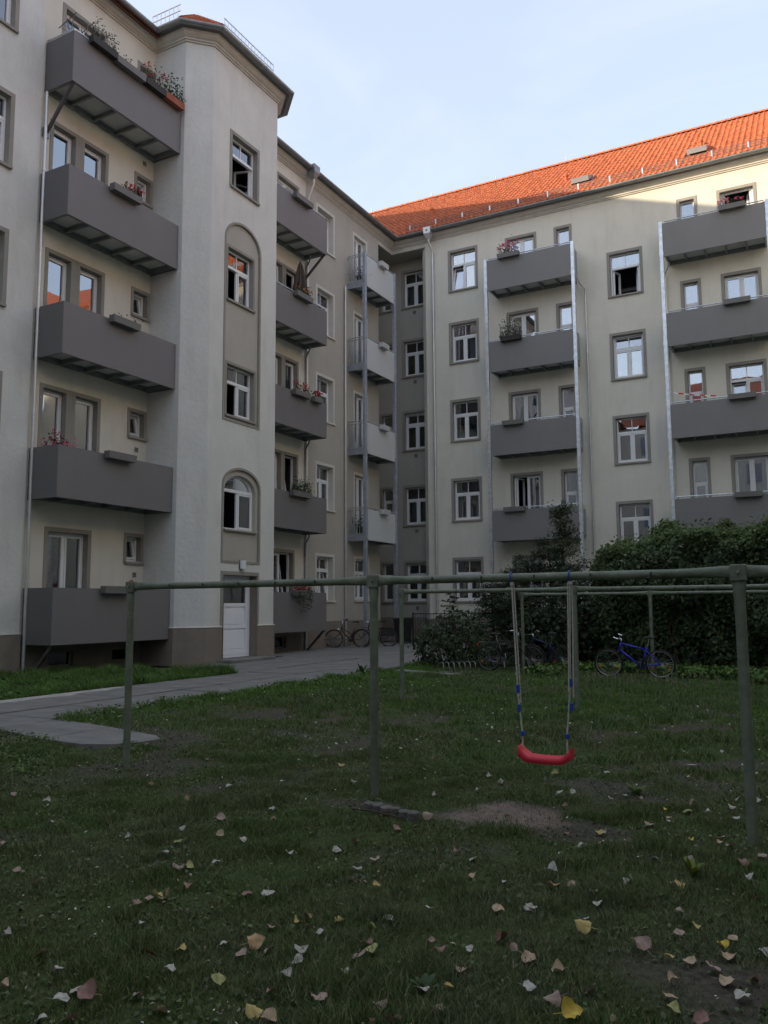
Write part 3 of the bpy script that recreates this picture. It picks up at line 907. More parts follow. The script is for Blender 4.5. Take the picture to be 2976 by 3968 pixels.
SKY = [(-8.75, 1.6, 0.75, 1.0), (-4.05, 1.7, 0.75, 1.0)]      # roof windows: u, v, width, height
for r in range(rows):
    v = 0.02+r*TILE_L
    ulo = vx-v*math.cos(PITCH_R)+0.05
    u = math.ceil(ulo/TILE_W)*TILE_W
    while u < 4.5:
        if not any(s[0]-TILE_W*0.8 < u < s[0]+s[2]-TILE_W*0.2 and s[1]-TILE_L*0.7 < v < s[1]+s[3]-TILE_L*0.3 for s in SKY):
            spots.append((u, v))
        u += TILE_W
def seen_size(s):
    p = MR @ Vector((s[0], s[1], 0)); 
    return (p-Vector((0, 0, 1.6))).length + (0 if s[0] < -1.35 else 50)
spots.sort(key=seen_size)
proto_t = None
for s in spots[:300]:
    Mt = MR @ T(s[0], s[1], random.gauss(0, 0.002))
    if proto_t is None:
        proto_t = fast_mesh('roof_tile', TV, TF, None, 'tile_orange', roof_right, Mt)
    else: share(proto_t, roof_right, Mt, 'roof_tile')
joined_tiles('roof_tiles', MR, spots[300:], roof_right)
# ridge tiles
rt = None
k = 0
x = vx-6.3
while x < 4.5:
    Mt = T(x, ridge_y, ridge_z) @ RY(R(-1.5))
    if rt is None:
        m2 = MB(); n = 8
        for (xa, ra) in ((0, 0.145), (0.40, 0.12)):
            for q in range(n+1):
                a = math.pi*q/n; m2.v.append((xa, ra*math.cos(a), 0.0+ra*math.sin(a)))
        for q in range(n): m2.f.append((q, q+1, n+2+q, n+1+q))
        m2.f.append(tuple(range(n, -1, -1)))
        rt = m2.obj('ridge_tile', 'tile_orange', roof_right, Mt)
    else: share(rt, roof_right, Mt, 'ridge_tile')
    k += 1
    if k % 10 == 5: MB().box(x, x+0.03, ridge_y-0.05, ridge_y+0.05, ridge_z+0.1, ridge_z+0.32).obj('lightning_rod_holder', 'galvanised', roof_right)
    x += 0.37
# snow guard on the right roof
def snow_guard(roof, Mloc, u0, u1, v, step=1.3, h=0.24):
    m2 = MB()
    for z in (0.08, 0.17, 0.26): m2.box(u0, u1, v-0.008, v+0.008, z, z+0.024)
    u = u0
    while u < u1:
        m2.box(u, u+0.02, v-0.005, v+0.005, 0.05, h+0.04); u += 0.14
    g = m2.obj('snow_guard', 'guard', roof, Mloc)
    u = u0+0.2; p = None
    while u < u1:
        if p is None: p = MB().box(-0.03, 0.03, -0.035, -0.012, 0.0, h+0.04).box(-0.03, 0.03, -0.035, 0.30, 0.025, 0.04).obj('guard_post', 'galvanised', roof, Mloc @ T(u, v, 0))
        else: share(p, roof, Mloc @ T(u, v, 0), 'guard_post')
        u += step
UP = Matrix.Rotation(PITCH_R*0.0, 4, 'X')
MG = T(0, ER[1]+0.33, ER[2]+0.33*math.tan(PITCH_R)) @ RX(R(8))
snow_guard(roof_right, MG, vx+0.4, 4.5, 0.0)
# roof windows and vent pipes
for u, v, w, h in SKY:
    ow = MB()
    for a, b in (((u, u+0.07), (v, v+h)), ((u+w-0.07, u+w), (v, v+h)), ((u+0.07, u+w-0.07), (v, v+0.07)), ((u+0.07, u+w-0.07), (v+h-0.07, v+h))):
        ow.box(a[0], a[1], b[0], b[1], -0.08, 0.11)
    sk = ow.obj('roof_window', 'hatch_grey', roof_right, MR @ T(0, v+h, 0.05) @ RX(R(-9)) @ T(0, -v-h, 0))
    MB().box(u+0.07, u+w-0.07, v+0.07, v+h-0.07, 0.075, 0.095).obj('roof_window_pane', 'skylight_glass', roof_right, MR @ T(0, v+h, 0.05) @ RX(R(-9)) @ T(0, -v-h, 0))
for u, v in ((-9.34, 3.3), (-3.65, 3.4), (-16.0, 3.4)):
    p = MR @ Vector((u, v, 0))
    MB().tube([(p.x, p.y, p.z-0.05), (p.x, p.y, p.z+0.22), (p.x, p.y, p.z+0.22), (p.x, p.y, p.z+0.30)], [0.07, 0.07, 0.10, 0.09], 12).obj('roof_vent', 'vent_orange', roof_right, smooth=True, auto=40)
# turret roof: tiles on the facet turned to the camera
zt = EB+0.38
tp = [(XW-3, 16.95), (XT-TC+0.17, 16.95), (XT+0.4, 17.93-0.17), (XT+0.4, 21.16+0.17), (XT-TC+0.17, 22.14), (XW-3, 22.14)]
apex = Vector((XT+0.4-2.6, 19.545, zt+2.45)); back = Vector((XW-3, 19.545, zt+2.45))
m2 = MB()
m2.quad((*tp[0], zt), (*tp[1], zt), tuple(apex), tuple(back))
for a, b in ((1, 2), (2, 3), (3, 4)): m2.quad((*tp[a], zt), (*tp[b], zt), tuple(apex))
m2.quad((*tp[4], zt), (*tp[5], zt), tuple(back), tuple(apex))
tr = m2.obj('turret_roof', 'tile_far', left)
A, Bq = Vector((*tp[1], zt)), Vector((*tp[2], zt))
ud = (Bq-A).normalized(); mid = (A+Bq)/2; vd = apex-mid; vd = (vd-ud*vd.dot(ud)); hh = vd.length; vd.normalize()
Mc = slope_frame(A, ud, vd); wA = (Bq-A).length
ap = Mc.inverted() @ apex
sp = []
for r in range(int(hh/TILE_L)):
    v = r*TILE_L; f = v/hh
    lo, hi = ap.x*f, wA+(ap.x-wA)*f
    u = lo
    while u < hi-TILE_W*0.5: sp.append((u, v)); u += TILE_W
joined_tiles('turret_tiles', Mc, sp, tr)
for a, b in ((1, 2),):
    for e in (A, Bq):
        d = (apex-e); n = int(d.length/0.36)
        for q in range(n):
            p = e+d*(q/n); p2 = e+d*((q+1.12)/n)
            MB().tube([p, p2], [0.115, 0.095], 8).obj('hip_tile', 'tile_orange', tr)
def guard_on(bld, a, b, z, inset):
    a = Vector(a); b = Vector(b); d = (b-a); L = d.length; ang = math.atan2(d.y, d.x)
    M = T(a.x, a.y, z) @ RZ(ang)
    m2 = MB()
    for q in (0.04, 0.24, 0.44): m2.box(0.1, L-0.1, -0.012, 0.012, q, q+0.03)
    u = 0.1
    while u < L-0.1: m2.box(u, u+0.022, -0.008, 0.008, -0.1, 0.46); u += 0.17
    m2.obj('snow_guard', 'galvanised', bld, M)
guard_on(left, (XT-0.15, 18.45), (XT-0.15, 21.2), EB+0.95, 0)
guard_on(left, (XW-0.4, 17.45), (XT-TC-0.25, 17.45), EB+0.95, 0)

# ---- balconies
def balcony(bld, W, u0, u1, depth, z0, z1, pm, left_side='panel', right_side='panel', rail=True, strut=None, front=True, pmside=None):
    y1 = -0.02; yf = -depth
    b = MB()
    t = 0.07
    b.box(u0+0.035, u1-0.035, yf+0.035, yf+0.11, z0+0.02, z0+0.16); b.box(u0+0.035, u1-0.035, y1-0.08, y1, z0+0.02, z0+0.16)
    b.box(u0+0.035, u0+0.11, yf+0.11, y1-0.08, z0+0.02, z0+0.16); b.box(u1-0.11, u1-0.035, yf+0.11, y1-0.08, z0+0.02, z0+0.16)
    n = max(3, round((u1-u0)/0.72))
    for k in range(1, n):
        u = u0+(u1-u0)*k/n
        b.box(u-0.03, u+0.03, yf+0.11, y1-0.08, z0+0.03, z0+0.14)
    root = b.obj('balcony', 'zinc', bld, W)
    for k in range(n):
        a, c = u0+(u1-u0)*k/n, u0+(u1-u0)*(k+1)/n
        MB().box(max(a, u0+0.04)+0.004, min(c, u1-0.04)-0.004, yf+0.05, y1-0.01, z0+0.161, z0+0.20).obj('floor_plate', 'floor_plate', root, W)
    MB().box(u0, u1, yf, yf+0.03, z0, z1).obj('front_panel', pm, root, W)
    for side, u in (('l', u0), ('r', u1)):
        st = left_side if side == 'l' else right_side
        a, c = (u, u+0.03) if side == 'l' else (u-0.03, u)
        if st == 'panel': MB().box(a, c, yf+0.032, y1, z0, z1).obj('side_panel', pmside or pm, root, W)
        elif st == 'frost':
            MB().box(a+0.008, c-0.008, yf+0.10, y1-0.04, z0+0.22, z1-0.08).obj('side_panel', 'panel_frost', root, W)
            m3 = MB(); m3.box(a, c, yf+0.032, y1, z1-0.04, z1); m3.box(a, c, yf+0.032, y1, z0+0.20, z0+0.24); m3.box(a, c, y1-0.04, y1, z0+0.24, z1-0.04); m3.obj('side_frame', 'galvanised', root, W)
        elif st == 'bars':
            MB().box(a-0.008, c-0.002, yf+0.032, y1, z0-0.03, z0+0.235).obj('edge_beam', 'steel_sky_tint', root, W)
            MB().box(a-0.005, c+0.005, yf+0.032, y1, z1-0.035, z1+0.005).obj('side_rail', 'galvanised', root, W); MB().box(a, c, yf+0.032, y1, z0+0.25, z0+0.28).obj('side_rail', 'galvanised', root, W)
            q = yf+0.10; pb = None
            while q < y1-0.03:
                if pb is None: pb = MB().box(a+0.008, c-0.008, -0.008, 0.008, z0+0.281, z1-0.036).obj('railing_bar', 'galvanised', root, W @ T(0, q, 0))
                else: share(pb, root, W @ T(0, q, 0), 'railing_bar')
                q += 0.115
    if rail:
        m3 = MB(); zr = z1+0.085
        m3.tube([(u0+0.04, y1, zr), (u0+0.04, yf+0.06, zr), (u1-0.04, yf+0.06, zr), (u1-0.04, y1, zr)], 0.024, 8)
        for k in range(n+1):
            u = u0+0.05+(u1-u0-0.1)*k/n; m3.box(u-0.012, u+0.012, yf+0.045, yf+0.075, z0+0.2, zr)
        m3.obj('handrail', 'galvanised', root, W)
    if strut:
        us, ya, za, yb, zb = strut
        MB().bar((us, ya, za), (us, yb, zb), 0.07, 0.07).obj('strut', 'strut', root, W)
        MB().box(us-0.09, us+0.09, yb+0.0, yb+0.05, zb-0.12, zb+0.1).obj('strut_plate', 'zinc', root, W)
    return root
W = WL(XW)
for k in range(5):
    st = None
    if k == 4: st = (13.50, -1.0, BZ0[4]+0.04, -0.07, 13.70)
    if k == 0: st = (13.50, -1.0, BZ0[0]+0.0, -0.24, -0.08)
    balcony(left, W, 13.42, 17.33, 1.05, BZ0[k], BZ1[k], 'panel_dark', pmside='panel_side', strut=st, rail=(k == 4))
    st = None
    if k == 4: st = (25.30, -1.0, BZ0[4]+0.02, -0.07, 13.94)
    if k == 0: st = (25.30, -1.0, BZ0[0]+0.0, -0.20, -0.06)
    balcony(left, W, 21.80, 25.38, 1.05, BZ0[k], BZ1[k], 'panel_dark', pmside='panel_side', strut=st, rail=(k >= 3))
    if k > 0:
        z1 = BZ1[k]-0.03
        balcony(left, W, 28.62, 31.12, 0.90, BZ0[k], z1, 'panel_light', left_side='bars', right_side='bars', rail=True)
WRt = WR(YR)
for k in range(1, 5):
    balcony(right, WRt, -11.98, -8.40, 1.05, BZ0[k]-0.04, BZ1[k]-0.06, 'panel_right', left_side='frost', right_side='frost', rail=True)
    balcony(right, WRt, -4.84, -1.26, 1.05, BZ0[k]-0.04, BZ1[k]-0.06, 'panel_right', left_side='frost', right_side='frost', rail=True)
def post(bld, x, y, z1, s=0.068, m='galvanised'):
    p = MB().cbox(-s, s, -s, s, 0, z1, 0.006)
    for z in BZ0[1:]: p.box(-s-0.006, s+0.006, -s-0.006, s+0.006, z+0.0, z+0.16)
    return p.obj('balcony_post', m, bld, T(x, y, 0))
for x in (-12.05, -8.33, -4.91, -1.19): post(right, x, YR-1.0, BZ1[4]+0.02)
for y in (28.56, 31.18): post(left, -16.17, y, BZ1[4]+0.05, 0.07, 'steel_sky_tint')

# ---- downpipes
def pipe(bld, pts, r=0.045, m='pipe_bright', bands=()):
    o = MB().tube(pts, r, 10).obj('downpipe', m, bld, smooth=True, auto=50)
    for (x, y, z) in bands:
        MB().tube([(x, y, z-0.02), (x, y, z+0.02)], r+0.012, 10).obj('pipe_clamp', m, o)
    return o
zb = [2.2, 4.0, 6.3, 8.4, 10.5, 12.6]
pipe(left, [(XL+0.09, 13.40, 14.72), (XL+0.09, 13.40, 0.05)], 0.04, bands=[(XL+0.09, 13.40, z) for z in zb])
pipe(left, [(XW+0.43, 25.40, 17.98), (XW+0.42, 25.42, 17.8), (XW+0.13, 25.50, 17.35), (XW+0.10, 25.50, 17.15), (XW+0.10, 25.50, 0.05)], 0.05, 'pipe_bright', bands=[(XW+0.1, 25.5, z) for z in zb+[14.6, 16.4]])
hp = MB(); hp.v += [(-0.17,-0.2,0.52),(0.17,-0.2,0.52),(0.17,0.2,0.52),(-0.17,0.2,0.52),(-0.16,-0.18,0.24),(0.16,-0.18,0.24),(0.16,0.18,0.24),(-0.16,0.18,0.24),(-0.06,-0.06,0),(0.06,-0.06,0),(0.06,0.06,0),(-0.06,0.06,0)]
for a in (0, 4):
    for q in range(4): hp.f.append((a+q, a+4+q, a+4+(q+1) % 4, a+(q+1) % 4))
hp.f += [(0, 1, 2, 3), (8, 11, 10, 9)]
hop = hp.obj('rain_hopper', 'zinc', left, T(XW+0.43, 25.40, 17.97))
pipe(left, [(XW+0.10, 28.33, 14.75), (XW+0.10, 28.33, 0.05)], 0.038, bands=[(XW+0.1, 28.33, z) for z in zb])
for k in range(1, 5):
    z = BZ0[k]
    pipe(left, [(XW+0.45, 25.15, z+0.02), (XW+0.45, 25.15, z-0.10), (XW+0.30, 25.25, z-0.22), (XW+0.14, 25.33, z-0.34), (XW+0.12, 25.36, z-0.8)], 0.03, 'zinc')
h2 = hp.obj('rain_hopper', 'pipe_bright', right, T(-14.97, YR-0.43, 17.93))
MB().box(-0.035, 0.035, -0.21, -0.2, 0.34, 0.41).obj('hopper_badge', 'steel_dark', h2, T(-14.97, YR-0.43, 17.93))
pipe(right, [(-14.97, YR-0.43, 17.95), (-14.97, YR-0.43, 17.85), (-14.93, YR-0.12, 17.5), (-14.93, YR-0.10, 17.3), (-14.93, YR-0.10, 0.05)], 0.05, 'pipe_bright', bands=[(-14.93, YR-0.1, z) for z in zb+[14.6, 16.4]])
for x in (-8.10, -4.96):
    pipe(right, [(x+(-0.15 if x < -8 else 0.2), YR-0.45, 14.72), (x+(-0.15 if x < -8 else 0.2), YR-0.42, 14.6), (x, YR-0.12, 14.42), (x, YR-0.09, 14.25), (x, YR-0.09, 0.05)], 0.035, bands=[(x, YR-0.09, z) for z in zb])

# ---- the wings that close the courtyard outside the picture (seen mirrored in the panes)
opp = tag(empty('apartment_building', T(10, 0, 0)), 'orange roofed wing across the courtyard, mirrored in the panes of the left wing', 'building', 'wings round the courtyard')
MB().box(6.0, 18.0, -45, 32.6, 0, 18.3).obj('wall', 'plaster_right', opp)
m2 = MB(); m2.quad((5.6, 33.0, 18.4), (5.6, -45, 18.4), (12, -45, 23.4), (12, 39, 23.4)); m2.quad((18.4, -45, 18.4), (18.4, 39, 18.4), (12, 39, 23.4), (12, -45, 23.4)); m2.obj('roof', 'tile_far', opp)
for q in range(16):
    for z in (2, 5.3, 8.8, 12.2, 15.6): MB().box(5.96, 5.999, -20+q*3.2, -18.7+q*3.2, z, z+1.8).obj('window', 'skylight_glass', opp)
rear = tag(empty('apartment_building', T(0, -18, 0)), 'wing behind the camera that keeps the lawn in shade, dark in the lower panes', 'building', 'wings round the courtyard')
MB().box(-17, 6, -26, -14, 0, 18.3).obj('wall', 'plaster_right', rear)
m2 = MB(); m2.quad((-17, -13.6, 18.4), (-17, -20, 23.4), (6, -20, 23.4), (6, -13.6, 18.4)); m2.quad((-17, -26.4, 18.4), (6, -26.4, 18.4), (6, -20, 23.4), (-17, -20, 23.4)); m2.obj('roof', 'tile_far', rear)
for q in range(7):
    for z in (2, 5.3, 8.8, 12.2, 15.6): MB().box(-15+q*3.0, -13.7+q*3.0, -13.999, -13.96, z, z+1.8).obj('window', 'skylight_glass', rear)

# ------------------------------------------------------------------ ground
def path_edge(y):
    """x where the lawn meets the main path"""
    y = np.asarray(y, float)
    e = -0.0+np.interp(y, [-10, 8.2, 9.4, 10.4, 14.9, 16.5, 17.6, 18.4, 19.3, 22, 24, 30.5], [-9.8, -9.75, -10.15, -10.0, -9.85, -9.95, -10.2, -9.9, -9.75, -10.5, -11.3, -12.2])
    return e+0.10*(vnoise(y, y*0, 0.5, 3)-0.5)
def on_branch(x, y):
    top = np.interp(x, [-9.8, -8.1, -7.1], [8.36, 8.06, 7.78]); bot = np.interp(x, [-9.7, -8.3, -7.5, -7.15], [7.36, 7.02, 6.95, 7.15])
    j = 0.12*(vnoise(x, y, 0.35, 9)-0.5)
    return (x < -7.48+5*j) & (y < top-0.05+1.5*j) & (y > bot+0.06+1.5*j)
def on_rackslab(x, y):
    c = 18.45+(x+9.6)*(-0.37)
    return (x > -9.8) & (x < -7.0) & (np.abs(y-c) < 0.22+0.08*(vnoise(x, y, 0.3, 4)-0.5))
def is_grass(x, y):
    lawn = (x > path_edge(y)) & ~on_branch(x, y) & ~on_rackslab(x, y) & (y < 30.8)
    strip = (x > -16.95) & (x < -12.55+0.16*(vnoise(x, y, 0.5, 5)-0.5)) & (y < 16.1+0.4*(vnoise(x, y, 0.5, 6)-0.5)-(x+12.5)*-0.25)
    near = (x < -9.7) & (x > -12.5) & (y < 7.3) & False
    return lawn | strip | near
def bare(x, y):
    """0..1 how bare the soil is"""
    n = 0.6*vnoise(x, y, 1.3, 21)+0.4*vnoise(x, y, 0.45, 22)
    zone = np.interp(y, [2, 4.5, 7.5, 9.5, 12, 30], [0.16, 0.30, 0.44, 0.34, 0.20, 0.18])
    zone = zone+0.16*np.exp(-(((x+5.2)/2.4)**2+((y-5.9)/1.0)**2))
    b = np.clip((n-(1-zone))*4+0.5, 0, 1)
    e = ((x+2.30)/0.50)**2+((y-6.25)/0.46)**2+0.9*(vnoise(x, y, 0.25, 33)-0.5)
    e2 = ((x+1.75)/0.50)**2+((y-6.05)/0.32)**2+1.2*(vnoise(x, y, 0.2, 34)-0.5)
    b = np.maximum(b, np.clip(1.6-1.3*np.minimum(e, e2), 0, 1))
    e3 = ((x+3.45)/0.45)**2+((y-6.05)/0.22)**2+1.0*(vnoise(x, y, 0.2, 35)-0.5)
    b = np.maximum(b, np.clip(1.4-1.3*e3, 0, 0.9))
    lush = np.exp(-((x-path_edge(y))/1.1)**2)*(y > 8)*(x > -10.5)
    b = b*(1-0.95*lush)
    b = np.where(x < -12, b*0.35, b)
    return b
def patch_soil(x, y):
    e = ((x+2.30)/0.46)**2+((y-6.25)/0.42)**2+0.9*(vnoise(x, y, 0.25, 33)-0.5)
    return np.clip(1.7-1.6*e, 0, 1)
def ground_z(x, y):
    return 0.05*(vnoise(x, y, 2.2, 41)-0.5)+0.022*(vnoise(x, y, 0.5, 42)-0.5)+0.010*(vnoise(x, y, 0.15, 43)-0.5)-0.012

def grid(x0, x1, y0, y1, s):
    xs = np.linspace(x0, x1, int((x1-x0)/s)+1); ys = np.linspace(y0, y1, int((y1-y0)/s)+1)
    X, Y = np.meshgrid(xs, ys)
    nx, ny = len(xs), len(ys)
    i = (np.arange(ny-1)[:, None]*nx+np.arange(nx-1)[None]).ravel()
    F = np.stack([i, i+1, i+1+nx, i+nx], 1)
    return X.ravel(), Y.ravel(), F
def ground_part(name, x0, x1, y0, y1, s):
    X, Y, F = grid(x0, x1, y0, y1, s)
    g = is_grass(X, Y); b = bare(X, Y); ps = patch_soil(X, Y)[:, None]
    green = np.array([[0.055, 0.078, 0.028]]); soil = np.array([[0.080, 0.072, 0.058]]); clay = np.array([[0.20, 0.160, 0.135]])
    C = green*(1-b[:, None])+soil*b[:, None]
    C = C*(1-ps)+clay*ps
    C = np.where(g[:, None], C, np.array([[0.020, 0.018, 0.015]]))
    Z = np.where(g, ground_z(X, Y), -0.03)
    return fast_mesh(name, np.stack([X, Y, Z], 1), F, C, 'ground', smooth=True)
lawn = ground_part('lawn', -13.2, 5.9, 1.0, 9.0, 0.07)
tag(lawn, 'worn lawn of short dark grass and bare earth in the courtyard', 'lawn', kind='structure')
lawn2 = ground_part('lawn', -17.0, 5.9, 9.0, 33.2, 0.14)
tag(lawn2, 'greener far lawn and planted bed before the wings', 'lawn', kind='structure')
gm = MB()
for q in ((-300, 300, -300, 1.0), (-300, 300, 33.2, 300), (-300, -17.0, 1.0, 33.2), (5.9, 300, 1.0, 33.2), (-17.0, -13.2, 1.0, 9.0)):
    gm.quad((q[0], q[2], -0.03), (q[1], q[2], -0.03), (q[1], q[3], -0.03), (q[0], q[3], -0.03))
me = gm.mesh('ground'); at = me.color_attributes.new('Col', 'FLOAT_COLOR', 'POINT')
at.data.foreach_set('color', np.tile([0.04, 0.045, 0.028, 1], len(me.vertices)).astype(np.float32))
me.materials.append(MATS['ground']); go = bpy.data.objects.new('ground', me); col.objects.link(go); place(go, None, ID)
tag(go, 'earth ground under the whole block', 'ground', kind='structure')

# ---- slab path
path = tag(empty('path', T(-11.2, 14, 0)), 'grey concrete slab path running along the left wing to the inner corner', 'path', kind='structure')
def slab(x0, x1, y0, y1, m='concrete', z=0.03):
    g = 0.016
    o = MB().cbox(x0+g, x1-g, y0+g, y1-g, -0.06, z, 0.008).obj('slab', m, path, T(0, 0, random.uniform(-0.004, 0.004)) @ T((x0+x1)/2, (y0+y1)/2, 0) @ RX(R(random.uniform(-0.22, 0.22))) @ RY(R(random.uniform(-0.22, 0.22))) @ T(-(x0+x1)/2, -(y0+y1)/2, 0))
    return o
def slab_poly(poly, m='concrete', z=0.03):
    return MB().prism(poly, -0.06, z).obj('slab', m, path)
ys_a = [-1.5, 1.4, 3.9, 6.2, 8.32, 10.9, 13.6, 16.3, 17.88]
for a, b in zip(ys_a, ys_a[1:]):
    slab(-12.55, -11.085, a, b, 'concrete')
ys_b = [-1.5, 1.0, 3.4, 5.8, 8.32, 9.6, 12.3, 15.0, 17.82]
for a, b in zip(ys_b, ys_b[1:]):
    slab(-11.03, -9.75 if b < 8.4 else -9.90, a, b)
# worn pale slab where the path leaves the picture on the left
MB().prism([(-12.53, 8.9), (-12.25, 9.1), (-12.12, 9.6), (-12.22, 10.1), (-12.05, 10.5), (-12.28, 11.0), (-12.2, 11.6), (-12.42, 12.3), (-12.53, 12.1)], 0.02, 0.0405).obj('mortar_patch', 'concrete_pale', path)
# branch towards the laundry poles
slab_poly([(-9.73, 7.36), (-8.5, 7.05), (-8.5, 8.13), (-9.73, 8.36)]); slab_poly([(-8.48, 7.045), (-7.75, 6.98), (-7.42, 7.12), (-7.22, 7.4), (-7.18, 7.66), (-7.4, 7.84), (-8.48, 8.12)])
# paved yard in front of the door and on to the inner corner
yy = [15.9, 17.7, 19.63, 21.82, 23.5, 25.6, 27.6, 29.6, 32.6]
for j, (a, b) in enumerate(zip(yy, yy[1:])):
    xs = {0: [-15.2, -13.9, -12.6], 1: [-15.25, -14.06, -12.7], 2: [-15.25, -14.0, -12.7]}.get(j, [-17.0, -15.9, -14.36, -12.6])
    for c, d in zip(xs, xs[1:]): slab(c, d, a, b, z=0.03)
yy = [17.9, 20.7, 22.24, 24.4, 26.5, 28.7, 30.9, 32.6]
for j, (a, b) in enumerate(zip(yy, yy[1:])):
    xs = [-12.58, -11.2, -10.0] if j == 0 else [-12.58, -11.1, -9.9]
    for c, d in zip(xs, xs[1:]): slab(c, d, a, b, z=0.028)
for a in range(4):
    x = -9.55+a*0.65
    c = 18.45+(x+9.6)*-0.37
    slab_poly([(x+0.01, c-0.20), (x+0.64, c-0.20-0.24), (x+0.64, c+0.20-0.24), (x+0.01, c+0.20)], z=0.022)

# ------------------------------------------------------------------ grass
def in_view(x, y, mx=2.4):
    d = x*_F.x+y*_F.y; s = x*_Rt.x+y*_Rt.y
    return (d > 2.0) & (np.abs(s) < d*0.475+mx)
def grass(name, n, x0, x1, y0, y1, hgt, wid, cond=None, near=False):
    x = RNG.uniform(x0, x1, n); y = RNG.uniform(y0, y1, n)
    tuft = vnoise(x, y, 0.16, 61)*0.6+vnoise(x, y, 0.4, 62)*0.4
    b = bare(x, y)
    keep = in_view(x, y) & is_grass(x, y) & (RNG.uniform(0, 1, n) < np.clip(1.15-1.1*b, 0.05, 1)*np.clip(tuft*1.9-0.25, 0.04, 1))
    if cond is not None: keep &= cond(x, y)
    x, y, tuft, b = x[keep], y[keep], tuft[keep], b[keep]
    m = len(x)
    lush = np.exp(-((x-path_edge(y))/0.9)**2)*(y > 8.2)*(x > -10.6)+0.8*(x < -12)
    far = np.clip((y-8)/5, 0, 1)
    h = hgt*(0.45+0.9*tuft)*(0.7+0.6*RNG.uniform(0, 1, m))*(1+0.8*lush+0.3*far)*(1-0.35*b)
    clump = np.clip((vnoise(x, y, 0.28, 67)*0.6+vnoise(x, y, 0.75, 68)*0.4-0.48)*5, 0, 1)
    h = h*(0.72+0.75*clump)
    w = wid*(0.7+0.6*RNG.uniform(0, 1, m))
    a = RNG.uniform(0, 2*math.pi, m); la = RNG.uniform(0, 2*math.pi, m); lean = h*RNG.uniform(0.2, 1.1, m)
    z = ground_z(x, y)-0.005
    dx, dy = np.cos(a)*w/2, np.sin(a)*w/2; lx, ly = np.cos(la)*lean, np.sin(la)*lean
    V = np.stack([np.stack([x-dx, y-dy, z], 1), np.stack([x+dx, y+dy, z], 1),
                  np.stack([x-dx*0.7+lx*0.4, y-dy*0.7+ly*0.4, z+h*0.62], 1), np.stack([x+dx*0.7+lx*0.4, y+dy*0.7+ly*0.4, z+h*0.62], 1),
                  np.stack([x+lx, y+ly, z+h], 1)], 1).reshape(-1, 3)
    i = np.arange(m)[:, None]*5
    F = np.concatenate([i+[[0, 1, 3]], i+[[0, 3, 2]], i+[[2, 3, 4]]], 0)
    base = np.array([[0.108, 0.155, 0.050]]); lushc = np.array([[0.105, 0.215, 0.038]]); dry = np.array([[0.22, 0.20, 0.12]]); dull = np.array([[0.128, 0.160, 0.078]])
    lf = np.clip(lush+0.55*far+0.35*(vnoise(x, y, 0.9, 64)-0.5), 0, 1)[:, None]
    C = base*(1-lf)+lushc*lf
    dm = np.clip((0.6*vnoise(x, y, 1.1, 65)+0.4*vnoise(x, y, 0.35, 66)-0.42)*3.5, 0, 1)[:, None]*(1-lf)
    C = C*(1-dm)+dull*dm
    C = C*(1-0.45*clump[:, None])+np.array([[0.075, 0.135, 0.036]])*0.45*clump[:, None]
    dr = (RNG.uniform(0, 1, m) < 0.07+0.14*b+0.07*dm[:, 0])[:, None]
    C = np.where(dr, dry, C)*(1+0.35*RNG.uniform(-1, 1, (m, 1)))
    return fast_mesh(name, V, F, np.repeat(C, 5, 0), 'grass')
g1 = grass('grass', 820000, -8.6, 4.6, 1.4, 8.0, 0.042, 0.0054)
tag(g1, 'short worn grass of the near lawn', 'grass', kind='stuff')
g2 = grass('grass', 420000, -10.6, 5.5, 8.0, 20.5, 0.055, 0.011)
tag(g2, 'greener grass of the far lawn', 'grass', kind='stuff')
g3 = grass('grass', 120000, -17, -12.3, 8.5, 16.6, 0.085, 0.012)
tag(g3, 'lush grass strip between the path and the left wing', 'grass', kind='stuff')
# broad leaved weeds and clover in the turf
def weeds(name, n, x0, x1, y0, y1, size, zr, cols, cond, label, tilt=0.7):
    x = RNG.uniform(x0, x1, n); y = RNG.uniform(y0, y1, n)
    k = in_view(x, y) & is_grass(x, y) & cond(x, y) & (patch_soil(x, y) < 0.3)
    x, y = x[k], y[k]
    P = np.stack([x, y, ground_z(x, y)+RNG.uniform(0.005, zr, len(x))], 1)
    N = RNG.normal(size=P.shape)*tilt; N[:, 2] = 1
    o = leaves(name, P, N, size, pal(len(x), cols, 0.4), 'grass', aspect=0.65)
    tag(o, label, 'weeds', kind='stuff')
weeds('weeds', 33000, -8.2, 4.5, 1.6, 9, 0.030, 0.022, [(0.085, 0.13, 0.045), (0.10, 0.14, 0.06), (0.09, 0.115, 0.06)], lambda x, y: (vnoise(x, y, 0.35, 71) > 0.5), 'small clover and plantain leaves in the near lawn')
weeds('weeds', 9000, -10.8, -6, 8.2, 18, 0.055, 0.11, [(0.085, 0.15, 0.04), (0.07, 0.12, 0.035)], lambda x, y: (x-path_edge(y) < 0.75*(0.4+vnoise(x, y, 0.5, 72))), 'leafy weeds along the path edge of the lawn')
weeds('weeds', 6000, -17, -12.4, 8.5, 16.5, 0.065, 0.13, [(0.085, 0.15, 0.04), (0.07, 0.12, 0.035)], lambda x, y: vnoise(x, y, 0.6, 73) > 0.35, 'leafy weeds in the strip under the left balconies')
weeds('weeds', 4500, -10.0, -6.5, 5.0, 7.4, 0.036, 0.07, [(0.10, 0.155, 0.045), (0.085, 0.13, 0.04)], lambda x, y: (vnoise(x, y, 0.5, 74)+(-x-8)*0.25 > 0.45), 'leafy weeds at the left edge below the branch path')
